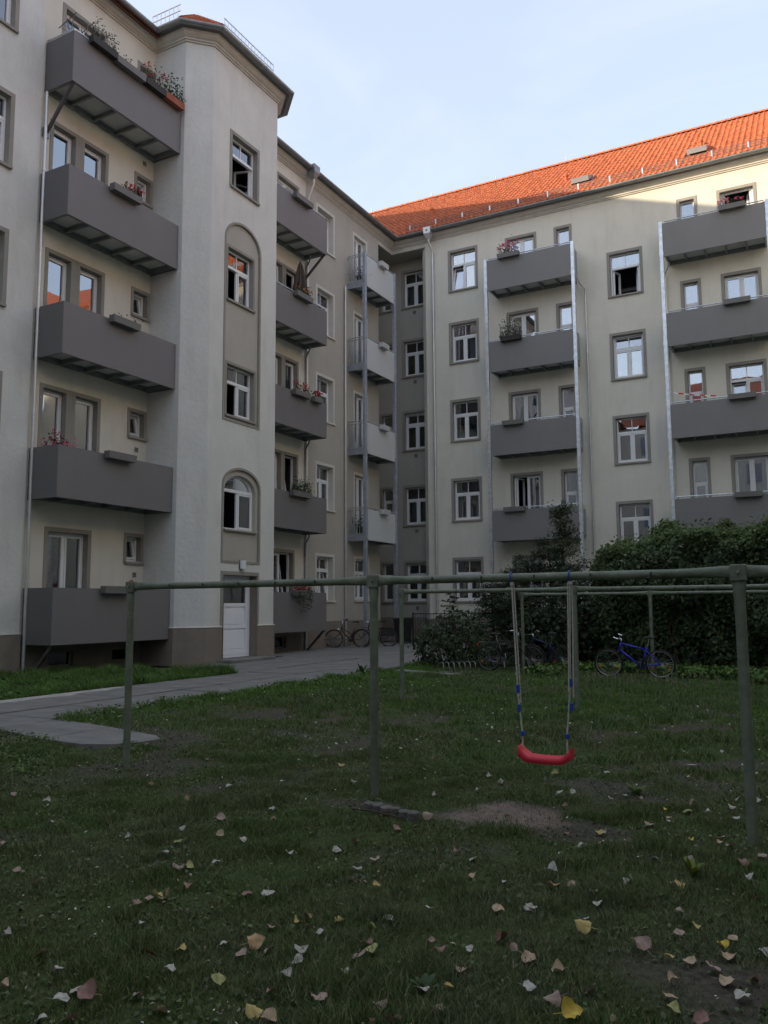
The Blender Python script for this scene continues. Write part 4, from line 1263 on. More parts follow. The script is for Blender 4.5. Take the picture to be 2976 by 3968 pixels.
weeds('weeds', 26000, -6.2, 2.5, 16.8, 20.6, 0.10, 0.22, [(0.10, 0.19, 0.04), (0.08, 0.15, 0.04), (0.13, 0.20, 0.045)], lambda x, y: (vnoise(x, y, 0.7, 75)+(y-19.2)*0.30 > 0.55), 'bright green ground cover at the foot of the hedge')
# white flower heads
def dots(name, n, x0, x1, y0, y1, s, zr, c, label, cat):
    x = RNG.uniform(x0, x1, n); y = RNG.uniform(y0, y1, n)
    k = in_view(x, y) & is_grass(x, y) & (vnoise(x, y, 1.2, 81) > 0.42)
    x, y = x[k], y[k]
    P = np.stack([x, y, ground_z(x, y)+RNG.uniform(zr*0.5, zr, len(x))], 1); N = RNG.normal(size=P.shape)*0.35; N[:, 2] = 1
    o = leaves(name, P, N, s, pal(len(x), [c], 0.15), 'petal', aspect=0.9, fold=0.1)
    tag(o, label, cat, kind='stuff')
dots('daisies', 420, -7, 2.5, 2.2, 8, 0.016, 0.03, (0.75, 0.75, 0.70), 'tiny white daisies dotted over the near lawn', 'flowers')
dots('daisies', 900, -10, 4, 8, 18.5, 0.036, 0.07, (0.50, 0.50, 0.44), 'white flower heads dotted over the far lawn', 'flowers')
def litter(n, x0, x1, y0, y1, s_, label):
    x = RNG.uniform(x0, x1, n); y = RNG.uniform(y0, y1, n); k = in_view(x, y) & is_grass(x, y) & (vnoise(x, y, 0.9, 85) > 0.3); x, y = x[k], y[k]
    P = np.stack([x, y, ground_z(x, y)+RNG.uniform(0.004, 0.02, len(x))], 1); N = RNG.normal(size=P.shape)*0.3; N[:, 2] = 1
    tag(leaves('leaf_litter', P, N, s_, pal(len(x), [(0.16, 0.13, 0.10), (0.24, 0.22, 0.17), (0.10, 0.08, 0.06), (0.30, 0.28, 0.22)], 0.3), 'dry_leaf', aspect=0.45, svar=0.7), label, 'leaf litter', kind='stuff')
litter(5200, -7.5, 3, 2.0, 8.5, 0.022, 'dry crumbs of leaf and twig between the grass of the near lawn')
# pale plantain spikes in front of the hedge
x = RNG.uniform(-5.5, 1.5, 500); y = RNG.uniform(14.0, 18.0, 500); k = in_view(x, y) & (vnoise(x, y, 1.0, 82) > 0.5); x, y = x[k], y[k]
mbs = MB()
for a, b in zip(x, y):
    hgt = random.uniform(0.14, 0.26); dx = random.uniform(-0.03, 0.03)
    mbs.tube([(a, b, 0), (a+dx, b, hgt*0.75), (a+dx*1.2, b, hgt)], [0.003, 0.003, 0.002], 3)
    mbs.tube([(a+dx, b, hgt*0.72), (a+dx*1.1, b, hgt*0.88), (a+dx*1.2, b, hgt)], [0.006, 0.010, 0.004], 4)
mat('seed_head', (0.22, 0.21, 0.15), 0.9)
tag(mbs.obj('seed_heads', 'seed_head'), 'pale plantain seed heads standing in the grass near the blue bicycle', 'seed heads', kind='stuff')

# ------------------------------------------------------------------ laundry poles
def pole_frame(y_of, xs, top, label, ends, slope=0.0):
    root = tag(empty('laundry_poles', T(xs[0], y_of(xs[0]), 0)), label, 'laundry poles', 'rows of laundry poles on the lawn')
    r = 0.037
    for k, x in enumerate(xs):
        y = y_of(x)
        zt = top-0.105
        p = MB()
        p.tube([(x, y, -0.1), (x, y, zt-0.16), (x, y, zt-0.10), (x, y, zt-0.02), (x, y, top-0.005)], [r, r, r*1.02, r*1.05, r*1.05], 14, flat=[(1, 1), (1, 1), (0.92, 1.05), (0.62, 1.26), (0.55, 1.28)])
        po = p.obj('post', 'pole_green', root, smooth=True, auto=60)
        j = MB(); j.cbox(-0.054, 0.054, -0.034, 0.034, 0.0, 0.11, 0.006)
        jo = j.obj('joint_plate', 'pole_green', root, T(x, y, top-0.108))
        MB().tube([(x, y-0.034, top-0.05), (x, y-0.052, top-0.05)], 0.012, 6).obj('bolt', 'bolt', root)
    segs = []
    allx = list(xs)
    if ends[0] is not None: allx = [ends[0]]+allx
    if ends[1] is not None: allx = allx+[ends[1]]
    for a, b in zip(allx, allx[1:]):
        ya, yb = y_of(a), y_of(b)
        rb = 0.034; zc = top-0.048
        ts = [0.0, 0.02, 0.055, 0.10, 0.14, 0.86, 0.90, 0.945, 0.98, 1.0]
        pts = [(a+(b-a)*t, ya+(yb-ya)*t, zc-0.012*math.sin(math.pi*t)) for t in ts]
        fl = [(0.45, 1.35), (0.5, 1.32), (0.75, 1.2), (0.96, 1.03), (1, 1), (1, 1), (0.96, 1.03), (0.75, 1.2), (0.5, 1.32), (0.45, 1.35)]
        bo = MB().tube(pts, rb, 14, flat=fl).obj('bar', 'pole_green', root, smooth=True, auto=60)
        n = 5
        for q in range(n):
            t = 0.2+0.6*q/(n-1)
            x, y = a+(b-a)*t, ya+(yb-ya)*t
            hk = MB().tube([(x, y-rb+0.01, zc+0.005), (x, y-rb-0.012, zc-0.0), (x+0.006, y-rb-0.03, zc-0.008), (x+0.012, y-rb-0.034, zc+0.012)], 0.0055, 5)
            hk.tube([(x-0.03, y-rb-0.002, zc-0.028), (x-0.005, y-rb-0.012, zc-0.032)], 0.005, 4)
            hk.obj('hook', 'hook_dark', bo)
    return root
row1y = lambda x: 6.45-0.034*(x+6.45)
pole_frame(row1y, [-6.50, -3.515, -0.555], 1.868, 'near row of green metal laundry poles carrying the red swing', (None, 2.4))
pole_frame(lambda x: 12.7, [-6.49, -3.49, -0.5], 1.885, 'middle row of green metal laundry poles behind the swing', (None, 2.5))
pole_frame(lambda x: 19.0, [-6.48, -3.52, -0.5], 1.89, 'farthest row of green metal laundry poles before the hedge and blue bicycle', (None, 2.5))

# ------------------------------------------------------------------ swing
sy = 6.285
swing = tag(empty('swing', T(-1.985, sy, 0.40)), 'red plastic swing seat hanging on ropes with blue adjusters', 'swing')
# seat: curved strip with raised ends
sb = MB()
n = 16
prof = []
for k in range(n+1):
    t = -1+2*k/n
    x = -1.985+0.205*t
    zc = 0.425+0.012*t*t + (0.048*max(0, (abs(t)-0.66)/0.34)**1.2)
    th = 0.025+0.016*max(0, (abs(t)-0.6)/0.4)
    hw = 0.072*(1 if abs(t) < 0.85 else 0.86)
    prof.append((x, zc, th, hw))
for x, zc, th, hw in prof:
    for (yy_, zz_) in ((-hw, -0.4), (-hw*0.9, -1), (hw*0.9, -1), (hw, -0.4), (hw, 0.5), (hw*0.85, 1), (-hw*0.85, 0.85), (-hw, 0.35)):
        sb.v.append((x, sy+yy_, zc+zz_*th))
for k in range(n):
    for j in range(8):
        sb.f.append((k*8+j, (k+1)*8+j, (k+1)*8+(j+1) % 8, k*8+(j+1) % 8))
sb.f.append(tuple(range(8))); sb.f.append(tuple(n*8+j for j in range(7, -1, -1)))
sb.obj('seat', 'red_plastic', swing, smooth=True, auto=45)
def twisted(pts, r):
    mbt = MB()
    pts = [Vector(p) for p in pts]
    L = sum((b-a).length for a, b in zip(pts, pts[1:])); n = max(12, int(L/0.014))
    for ph in range(3):
        out = []
        for k in range(n+1):
            s = L*k/n; acc = 0
            for a, b in zip(pts, pts[1:]):
                d = (b-a).length
                if s <= acc+d+1e-6: p = a+(b-a)*((s-acc)/d); break
                acc += d
            an = s/0.05*2*math.pi+ph*2*math.pi/3
            out.append((p.x+math.cos(an)*r*0.5, p.y+math.sin(an)*r*0.5, p.z))
        mbt.tube(out, r*0.55, 5)
    return mbt
zbar = 1.818
for sgn, (xt, xm, zm, xb) in ((-1, (-2.226, -2.196, 0.94, -2.166)), (1, (-1.757, -1.779, 1.0, -1.816))):
    # rope looped through its adjuster: doubled above, single below
    twisted([(xt, sy, zbar-0.04), (xm, sy, zm)], 0.0080).obj('rope', 'rope', swing)
    twisted([(xt+0.014, sy+0.01, zbar-0.045), (xm+0.020, sy+0.01, zm-0.10)], 0.0068).obj('rope', 'rope', swing)
    if sgn > 0: twisted([(xt-0.014, sy-0.01, zbar-0.045), (xm-0.008, sy-0.012, zm-0.06)], 0.0068).obj('rope', 'rope', swing)
    twisted([(xm, sy, zm-0.02), (xb, sy, 0.60), (xb, sy, 0.47)], 0.0080).obj('rope', 'rope', swing)
    for zc, dx in ((zm+0.01, 0.002), (zm-0.14 if sgn < 0 else zm-0.17, 0.006)):
        MB().cbox(xm+dx-0.013, xm+dx+0.013, sy-0.012, sy+0.012, zc-0.03, zc+0.03, 0.004).obj('adjuster', 'blue_plastic', swing)
    MB().tube([(xb, sy, 0.59), (xb, sy, 0.595), (xb, sy, 0.625), (xb, sy, 0.63)], [0.012, 0.018, 0.018, 0.012], 8).obj('adjuster', 'blue_plastic', swing)
    # strap over the bar
    MB().tube([(xt, sy+0.040*math.cos(a), zbar+0.040*math.sin(a)) for a in [2*math.pi*q/16 for q in range(16)]], 0.0055, 6, closed=True).obj('bar_loop', 'blue_plastic', swing)
    MB().tube([(xt, sy, zbar-0.04), (xt, sy, zbar-0.065)], 0.013, 8).obj('rope_ferrule', 'chrome', swing)

# ------------------------------------------------------------------ bicycles
def bicycle(label, P_rear, P_front, r=0.335, frame='bike_blue', style='mtb', lean=4, rimm='rim', handle='chrome'):
    d = Vector((P_front[0]-P_rear[0], P_front[1]-P_rear[1])); wb = d.length; ang = math.atan2(d.y, d.x)
    M = T(P_rear[0], P_rear[1], 0.0) @ RZ(ang) @ RX(R(lean))
    s = r/0.335
    root = tag(empty('bicycle', M), label, 'bicycle', 'bicycles in the courtyard')
    def wheel(x):
        tm = MB().tube([(x+math.cos(a)*(r-0.02), 0, r+math.sin(a)*(r-0.02)) for a in [2*math.pi*k/40 for k in range(40)]], 0.021 if style == 'mtb' else 0.016, 8, closed=True)
        w = tm.obj('wheel', 'tyre', root, M, True)
        MB().tube([(x+math.cos(a)*(r-0.045), 0, r+math.sin(a)*(r-0.045)) for a in [2*math.pi*k/40 for k in range(40)]], 0.011, 6, closed=True).obj('rim', rimm, w, M, True)
        sp = MB()
        for k in range(28):
            a = 2*math.pi*k/28; o = 0.35 if k % 2 else -0.35; sd = 0.025 if k % 4 < 2 else -0.025
            sp.tube([(x+math.cos(a+o)*0.02, sd, r+math.sin(a+o)*0.02), (x+math.cos(a)*(r-0.05), 0, r+math.sin(a)*(r-0.05))], 0.0018, 3)
        sp.obj('spokes', 'rim', w, M)
        MB().tube([(x, -0.05, r), (x, 0.05, r)], 0.02, 8).obj('hub', 'chrome', w, M)
        return w
    wheel(0); wheel(wb)
    bb = (0.43*s, 0, 0.28*s); seat_t = (0.24*s, 0, 0.80*s); head_t = (wb-0.30*s, 0, 0.80*s); head_b = (wb-0.26*s, 0, 0.66*s)
    f = MB()
    tr = 0.019
    if style == 'mtb':
        f.tube([(0.30*s, 0, 0.66*s), head_t], tr, 8)
    else:
        f.tube([(0.36*s, 0, 0.48*s), (head_b[0]-0.03, 0, head_b[2]+0.06)], tr*0.9, 8)
    f.tube([bb, head_b], tr*1.1, 8); f.tube([bb, (0.27*s, 0, 0.72*s)], tr, 8); f.tube([head_t, head_b], tr*1.15, 8)
    for sd in (-0.05, 0.05):
        f.tube([(bb[0], sd*0.5, bb[2]), (0, sd, r)], 0.010, 6); f.tube([(0.30*s, sd*0.4, 0.64*s), (0, sd, r)], 0.009, 6)
    f.obj('frame', frame, root, M, True)
    fk = MB()
    for sd in (-0.055, 0.055): fk.tube([(head_b[0], sd, head_b[2]-0.01), (head_b[0]+0.06, sd, 0.5*s), (wb, sd, r)], [0.014, 0.013, 0.009], 6)
    fk.tube([(head_b[0], -0.055, head_b[2]-0.01), (head_b[0], 0.055, head_b[2]-0.01)], 0.014, 6)
    fk.obj('fork', frame if style != 'mtb' else 'bike_black', root, M, True)
    hb = MB(); zt = head_t[2]+(0.10 if style == 'mtb' else 0.17)
    hb.tube([head_t, (head_t[0]-0.02, 0, zt)], 0.012, 6)
    if style == 'mtb': hp_ = [(head_t[0]+0.0, -0.29, zt+0.03), (head_t[0]+0.06, -0.06, zt), (head_t[0]+0.06, 0.06, zt), (head_t[0], 0.29, zt+0.03)]
    else: hp_ = [(head_t[0]-0.22, -0.28, zt+0.05), (head_t[0]-0.06, -0.25, zt+0.07), (head_t[0]+0.03, -0.08, zt+0.01), (head_t[0]+0.03, 0.08, zt+0.01), (head_t[0]-0.06, 0.25, zt+0.07), (head_t[0]-0.22, 0.28, zt+0.05)]
    hb.tube([(head_t[0]-0.02, 0, zt), (head_t[0]+0.04, 0, zt)], 0.013, 6)
    hb.tube(hp_, 0.012, 8); hbo = hb.obj('handlebar', handle, root, M, True)
    for e, i in ((hp_[0], hp_[1]), (hp_[-1], hp_[-2])):
        v = (Vector(i)-Vector(e)).normalized(); MB().tube([e, tuple(Vector(e)+v*0.11)], 0.017, 8).obj('grip', 'saddle', hbo, M)
        if style == 'mtb': MB().tube([e, (e[0]+0.10, e[1], e[2]+0.04)], 0.011, 6).obj('bar_end', 'chrome', hbo, M)
    zs = 0.90*s
    MB().tube([(0.27*s, 0, 0.70*s), (0.225*s, 0, zs)], 0.013, 8).obj('seat_post', 'chrome', root, M)
    sd = MB()
    prof = [(-0.13, 0.065, 0.03), (-0.10, 0.08, 0.04), (0, 0.05, 0.03), (0.10, 0.022, 0.022), (0.14, 0.014, 0.012)]
    for px, hw, th in prof:
        for k in range(8):
            a = 2*math.pi*k/8; sd.v.append((0.225*s+px, hw*math.cos(a), zs+0.03+th*math.sin(a)*(0.6 if math.sin(a) < 0 else 1)))
    for k in range(4):
        for j in range(8): sd.f.append((k*8+j, (k+1)*8+j, (k+1)*8+(j+1) % 8, k*8+(j+1) % 8))
    sd.f.append(tuple(range(8))); sd.f.append(tuple(32+j for j in range(7, -1, -1)))
    sd.obj('saddle', 'saddle', root, M, True)
    cr = MB(); cr.tube([(bb[0], -0.045, bb[2]), (bb[0], -0.055, bb[2])], 0.085, 20)
    c = cr.obj('chainring', 'rim_dark', root, M)
    ck = MB(); ck.tube([(bb[0], -0.07, bb[2]), (bb[0]+0.02, -0.085, bb[2]-0.165)], 0.012, 6); ck.tube([(bb[0], 0.07, bb[2]), (bb[0]-0.02, 0.085, bb[2]+0.165)], 0.012, 6); ck.obj('crank', 'chrome', root, M)
    for sg in (-1, 1):
        px, pz = bb[0]-sg*0.02, bb[2]+sg*0.165
        MB().box(px-0.045, px+0.045, sg*0.09 if sg > 0 else -0.19, 0.19 if sg > 0 else -0.09, pz-0.012, pz+0.012).obj('pedal', 'saddle', root, M)
    ch = MB(); ch.tube([(bb[0], -0.05, bb[2]+0.085), (0, -0.05, r+0.035)], 0.005, 4); ch.tube([(bb[0], -0.05, bb[2]-0.085), (0, -0.05, r-0.035)], 0.005, 4); ch.obj('chain', 'rim_dark', root, M)
    if style == 'city':
        for x in (0, wb):
            g = MB(); a0, a1 = (R(20), R(190)) if x == 0 else (R(-5), R(150))
            for q in range(13):
                a = a0+(a1-a0)*q/12
                for yy_ in (-0.028, 0.028): g.v.append((x+math.cos(a)*(r+0.022), yy_, r+math.sin(a)*(r+0.022)))
            for q in range(12): g.f.append((q*2, q*2+1, q*2+3, q*2+2))
            g.obj('mudguard', frame, root, M, True)
        rk = MB()
        for yy_ in (-0.06, 0.06): rk.tube([(0.26*s, yy_, 0.72*s), (-0.22, yy_, 0.74*s)], 0.006, 5); rk.tube([(-0.12, yy_, 0.74*s), (0, yy_, r)], 0.006, 5)
        for q in range(4): rk.tube([(-0.2+q*0.12, -0.06, 0.738*s), (-0.2+q*0.12, 0.06, 0.738*s)], 0.005, 4)
        rk.obj('luggage_rack', 'rim_dark', root, M)
        MB().tube([(-0.27, 0, 0.66*s), (-0.285, 0, 0.66*s)], 0.035, 10).obj('rear_light', 'reflector', root, M)
        MB().tube([(head_b[0]+0.06, 0, head_b[2]+0.02), (head_b[0]+0.12, 0, head_b[2]+0.02)], [0.02, 0.04], 10).obj('head_lamp', 'chrome', root, M)
    for x in (0, wb):
        for a in (R(200), R(340)):
            px, pz = x+math.cos(a)*(r*0.62), r+math.sin(a)*(r*0.62)
            MB().box(px-0.03, px+0.03, -0.012, 0.012, pz-0.012, pz+0.012, T(px, 0, pz) @ RY(-a-R(90)) @ T(-px, 0, -pz)).obj('wheel_reflector', 'reflector_orange', root, M)
    return root
bicycle('blue mountain bicycle leaning by the farthest laundry post before the hedge', (-3.29, 18.62), (-4.38, 18.58), 0.315, 'bike_blue', 'mtb', -5)
bicycle('dark bicycle standing in the shade under the conifer, nearer the metal rack', (-7.38, 19.10), (-6.28, 19.05), 0.325, 'bike_black', 'city', 4, 'rim_dark')
bicycle('dark navy bicycle in the shade beside the laundry post, left of the blue one', (-5.72, 19.55), (-6.75, 19.95), 0.325, 'bike_navy', 'mtb', -4, 'rim_dark')
bicycle('brown city bicycle with chrome handlebar and front wheel in the wall rack', (-15.80, 27.62), (-16.76, 27.12), 0.355, 'bike_brown', 'city', -3, 'rim_dark')
bicycle('black bicycle parked behind the brown one at the left wing wall', (-15.28, 28.80), (-16.24, 28.30), 0.355, 'bike_black', 'mtb', -4, 'rim_dark', 'bike_black')

# ------------------------------------------------------------------ bicycle racks
def rack(label, a, b, n, h=0.36, reach=0.45):
    a = Vector((*a, 0.02)); b = Vector((*b, 0.02)); d = b-a; L = d.length; ang = math.atan2(d.y, d.x)
    M = T(a.x, a.y, 0.02) @ RZ(ang)
    root = tag(empty('bicycle_rack', M), label, 'bicycle rack', 'bicycle racks')
    m2 = MB()
    for y in (0.0, reach): m2.tube([(-0.05, y, 0.01), (L+0.05, y, 0.01)], 0.012, 6)
    m2.obj('base_rail', 'zinc', root, M)
    for k in range(n):
        x = L*k/(n-1)
        pts = [(x, 0, 0.01), (x, 0.04, h*0.8), (x, 0.09, h*0.97), (x, 0.15, h), (x, reach-0.16, h*0.94), (x, reach-0.06, h*0.80), (x, reach, 0.01)]
        MB().tube(pts, 0.010, 6).obj('hoop', 'zinc', root, M, True)
    return root
rack('galvanised hoop bicycle rack standing empty at the lawn edge by the shrub', (-7.95, 17.70), (-7.40, 18.30), 7, 0.26, 0.42)
rack('small metal bicycle rack against the left wing wall by the brown bicycle', (-16.85, 26.75), (-16.85, 27.6), 5, 0.32, -0.45)

# ------------------------------------------------------------------ bin, railing
bx = tag(empty('rubbish_bin', T(-15.78, 31.0, 0.03)), 'black wheeled rubbish bin standing at the inner corner beside the railing', 'bin')
MB0 = T(-15.78, 31.0, 0.03)
m2 = MB(); m2.v += [(-0.22, -0.26, 0.06), (0.22, -0.26, 0.06), (0.22, 0.26, 0.06), (-0.22, 0.26, 0.06), (-0.27, -0.34, 0.98), (0.27, -0.34, 0.98), (0.27, 0.34, 0.98), (-0.27, 0.34, 0.98)]
m2.f += [(3, 2, 1, 0), (4, 5, 6, 7)]+[(k, (k+1) % 4, 4+(k+1) % 4, 4+k) for k in range(4)]
m2.obj('body', 'bin_black', bx, MB0)
MB().cbox(-0.29, 0.29, -0.37, 0.38, 0.985, 1.06, 0.02).obj('lid', 'bin_black', bx, MB0)
for x in (-0.2, 0.2): MB().tube([(x-0.02, 0.26, 0.10), (x+0.02, 0.26, 0.10)], 0.10, 14).obj('wheel', 'tyre', bx, MB0)
MB().tube([(-0.2, 0.42, 1.0), (0.2, 0.42, 1.0)], 0.016, 6).obj('handle', 'bin_black', bx, MB0)
fen = tag(empty('railing', T(-15.5, 31.45, 0)), 'black iron railing in front of the right wing half hidden by shrubs', 'railing')
m2 = MB(); m2.box(-15.55, -11.9, 31.43, 31.47, 1.23, 1.27); m2.box(-15.55, -11.9, 31.435, 31.465, 0.18, 0.21); m2.obj('rail', 'fence_iron', fen)
for x in (-15.53, -13.7, -11.9): MB().box(x-0.025, x+0.025, 31.42, 31.48, 0, 1.30).obj('post', 'fence_iron', fen)
pb = None
x = -15.42
while x < -11.95:
    if pb is None: pb = MB().box(-0.008, 0.008, -0.008, 0.008, 0.211, 1.229).obj('bar', 'fence_iron', fen, T(x, 31.45, 0))
    else: share(pb, fen, T(x, 31.45, 0), 'bar')
    x += 0.12

# ------------------------------------------------------------------ concrete edging by the middle pole
ed = tag(empty('edging', T(-3.1, 5.85, 0)), 'ribbed grey concrete edging half sunk in soil by the middle laundry post', 'edging')
e0, e1 = Vector((-3.33, 5.93, 0)), Vector((-2.88, 5.80, 0))
for k in range(6):
    p = e0.lerp(e1, k/5); m2 = MB()
    m2.tube([(0, 0, -0.05), (0, 0, 0.035+0.006*(k % 2)), (0, 0, 0.042+0.006*(k % 2))], [0.050, 0.050, 0.045], 8)
    m2.obj('block', 'edging', ed, T(p.x, p.y, 0) @ RX(R(random.uniform(-6, 6))))
mt = MB().tube([(-3.42, 5.80, 0.012), (-3.25, 5.77, 0.025), (-3.05, 5.74, 0.018), (-2.95, 5.73, 0.012)], [0.006, 0.008, 0.007, 0.004], 6).obj('stick', 'twig')
tag(mt, 'thin dry stick lying in front of the concrete edging', 'stick')

# ------------------------------------------------------------------ small things on the walls
lp = tag(empty('wall_lamp', T(XT, 19.54, 2.78)), 'white square wall lamp above the tower door', 'lamp')
ML = T(XT, 19.54, 2.65) @ RZ(R(90))
MB().cbox(-0.10, 0.10, -0.11, -0.005, 0.06, 0.30, 0.012).obj('lamp_body', 'lamp_white', lp, ML)
MB().cbox(-0.115, 0.115, -0.04, -0.003, 0.04, 0.32, 0.008).obj('back_plate', 'steel_dark', lp, ML)
MB().tube([(0, -0.06, 0.06), (0, -0.06, 0.03), (0, -0.07, 0.0)], [0.03, 0.045, 0.03], 10).obj('motion_sensor', 'lamp_white', lp, ML, True)
# barrier tape on the right balcony
tp_ = empty('barrier_tape', T(-4.7, 31.75, 9.2)); tag(tp_, 'red and white barrier tape strung across the right balcony rail', 'tape')
n = 8; A = Vector((-4.72, 31.66, 9.40)); Bv = Vector((-3.25, 31.70, 9.10))
for k in range(n):
    a = A.lerp(Bv, k/n); b = A.lerp(Bv, (k+1)/n); s0 = 0.03*math.sin(math.pi*k/n); s1 = 0.03*math.sin(math.pi*(k+1)/n)
    m2 = MB(); m2.quad((a.x, a.y, a.z-s0), (b.x, b.y, b.z-s1), (b.x, b.y-0.004, b.z-s1+0.05), (a.x, a.y-0.004, a.z-s0+0.05))
    m2.obj('stripe', 'tape_white' if k % 2 == 0 else 'tape_red', tp_)
# closed parasol
ps = tag(empty('parasol', T(-16.35, 24.15, 11.45)), 'folded brown parasol standing on the balcony right of the tower', 'parasol')
MB().tube([(-16.35, 24.15, 11.45), (-16.35, 24.10, 14.15)], 0.018, 8).obj('pole', 'steel_dark', ps)
m2 = MB(); n = 18
for (z, r0) in ((14.12, 0.02), (13.95, 0.07), (13.5, 0.15), (13.0, 0.22), (12.72, 0.25)):
    for k in range(n):
        a = 2*math.pi*k/n; rr = r0*(1+(0.35 if k % 2 else -0.25)*(0 if r0 < 0.05 else 1))
        m2.v.append((-16.35+rr*math.cos(a), 24.12+rr*math.sin(a), z+(0.06 if (k % 2 and z < 12.8) else 0)))
for q in range(4):
    for k in range(n): m2.f.append((q*n+k, (q+1)*n+k, (q+1)*n+(k+1) % n, q*n+(k+1) % n))
m2.obj('canopy', 'parasol_cloth', ps)
# drying frame on the top left balcony
df = tag(empty('drying_rack', T(-16.2, 13.5, 14.97)), 'dark folding drying rack on the top balcony beside the tower', 'drying rack')
m2 = MB()
for y in (13.6, 14.05): m2.tube([(-16.55, y, 14.97), (-16.25, y, 16.75)], 0.014, 5); m2.tube([(-16.15, y, 14.97), (-16.5, y, 16.75)], 0.014, 5)
m2.obj('legs', 'steel_dark', df)
m3 = MB()
for k in range(6): m3.tube([(-16.7+0.1*k, 13.55, 16.55+0.03*k), (-16.7+0.1*k, 14.1, 16.62+0.03*k)], 0.008, 4)
for y in (13.55, 14.1): m3.tube([(-16.75, y, 16.53+(0.07 if y > 14 else 0)), (-16.1, y, 16.73+(0.07 if y > 14 else 0))], 0.012, 5)
m3.obj('wings', 'steel_dark', df)

# ------------------------------------------------------------------ flower boxes
GREEN = [(0.05, 0.085, 0.03), (0.04, 0.07, 0.03), (0.065, 0.10, 0.04)]
DARKG = [(0.025, 0.045, 0.018), (0.035, 0.06, 0.022)]
GREY = [(0.10, 0.12, 0.10), (0.08, 0.10, 0.07)]
def flower_box(label, W, uc, zt, w=0.9, m='box_grey', plant=None, cols=GREEN, flower=None, h=0.18, spread=(1, 1), n=160, out=1.05, hang=0.0, ht=0.22, lsize=0.07, upd=0.5):
    M = W @ T(uc, -out-0.12, zt-h)
    root = tag(empty('flower_box', M), label, 'flower box', 'flower boxes on the balconies')
    b = MB(); t = 0.012; hw = w/2; d = 0.095; k = 0.87
    outer = [(-hw*0.97, -d*k, 0), (hw*0.97, -d*k, 0), (hw*0.97, d*k, 0), (-hw*0.97, d*k, 0)]; top = [(-hw, -d, h), (hw, -d, h), (hw, d, h), (-hw, d, h)]
    ti = [(-hw+t, -d+t, h), (hw-t, -d+t, h), (hw-t, d-t, h), (-hw+t, d-t, h)]; bi = [(x*0.97, y*0.9, 0.03) for x, y, _ in ti]
    b.v += outer+top+ti+bi
    b.f.append((3, 2, 1, 0))
    for a in (0, 4, 8):
        for q in range(4): b.f.append((a+q, a+(q+1) % 4, a+4+(q+1) % 4, a+4+q))
    b.f.append((12, 13, 14, 15))
    b.obj('trough', m, root, M)
    MB().box(-hw+t+0.002, hw-t-0.002, -d+t+0.002, d-t-0.002, h-0.05, h-0.03).obj('soil', 'soil', root, M)
    for x in (-hw*0.6, hw*0.6): MB().box(x-0.012, x+0.012, d, 0.16, h-0.005, h+0.01).box(x-0.012, x+0.012, d+0.001, d+0.008, 0, h-0.005).obj('hanger', 'galvanised', root, M)
    if plant:
        x = RNG.uniform(-hw*spread[0], hw*spread[1], n); y = RNG.normal(-0.02, 0.07, n); z = h+np.abs(RNG.normal(0, ht*0.55, n))*np.clip(1.2-np.abs(x)/w, 0.3, 1)
        if hang: 
            q = RNG.uniform(0, 1, n) < 0.6; z = np.where(q, h-RNG.uniform(0, hang, n)*np.clip(1.3-1.6*np.abs(x)/w, 0.2, 1), z); y = np.where(q, -0.15+RNG.normal(0, 0.05, n), y)
        P = np.stack([x, y, z], 1); N = RNG.normal(size=P.shape); N[:, 2] += upd
        leaves('foliage', P, N, lsize, pal(n, cols, 0.35), 'foliage', root, M)
        st = MB()
        for q in range(10):
            xx = random.uniform(-hw*spread[0], hw*spread[1])*0.9; st.tube([(xx, 0, h-0.04), (xx+random.uniform(-0.05, 0.05), random.uniform(-0.06, 0.04), h+ht*random.uniform(0.5, 1.0))], 0.004, 3)
        st.obj('stems', 'twig', root, M)
    if flower:
        nf = flower[1]; x = RNG.uniform(-hw*spread[0], hw*spread[1], nf); y = RNG.normal(-0.06, 0.06, nf); z = h+RNG.uniform(0.08, ht*1.0, nf) if not hang else h+RNG.uniform(0.02, ht*0.6, nf)
        c = np.stack([x, y, z], 1)
        P = (c[:, None]+RNG.normal(0, 0.022, (nf, 9, 3))).reshape(-1, 3); N = RNG.normal(size=P.shape); N[:, 1] -= 0.8; N[:, 2] += 0.5
        leaves('flowers', P, N, 0.045, pal(len(P), [flower[0]], 0.3), 'petal', root, M, aspect=0.9)
    return root
WA = WL(XW)
RED = (0.55, 0.02, 0.04); PINK = (0.72, 0.10, 0.22)
flower_box('dark flower box with grey leafy herbs on the top left balcony', WA, 14.27, 16.22, 0.85, 'box_dark', True, GREY, None, n=260, ht=0.5, lsize=0.06)
flower_box('long grey flower box with sparse shoots on the top left balcony', WA, 15.2, 16.18, 1.05, 'box_grey', True, GREEN, None, n=40, ht=0.15)
flower_box('dark flower box with red and yellow blooms on the top left balcony', WA, 16.13, 16.20, 0.78, 'box_dark', True, GREEN, (RED, 12), n=150, ht=0.45)
flower_box('terracotta flower box with tall grasses on the top balcony next to the tower', WA, 16.88, 16.20, 0.75, 'box_terracotta', True, GREEN, None, n=260, ht=0.55, lsize=0.08)
flower_box('grey flower box with small red flowers, second balcony from the top left', WA, 15.2, 12.62, 1.0, 'box_grey', True, DARKG, (RED, 14), n=90, spread=(0.3, 1), ht=0.2)
flower_box('grey flower box with tiny sprouts, third balcony from the top left', WA, 15.3, 9.10, 0.95, 'box_grey', True, GREEN, None, n=14, ht=0.1)
flower_box('empty grey flower box on the fourth balcony from the top left', WA, 15.28, 5.54, 0.95)
flower_box('grey flower box with a red bloom at its end on the lowest left balcony', WA, 15.3, 2.13, 0.95, 'box_grey', True, GREEN, (RED, 5), n=16, spread=(-0.75, 1.0), ht=0.12)
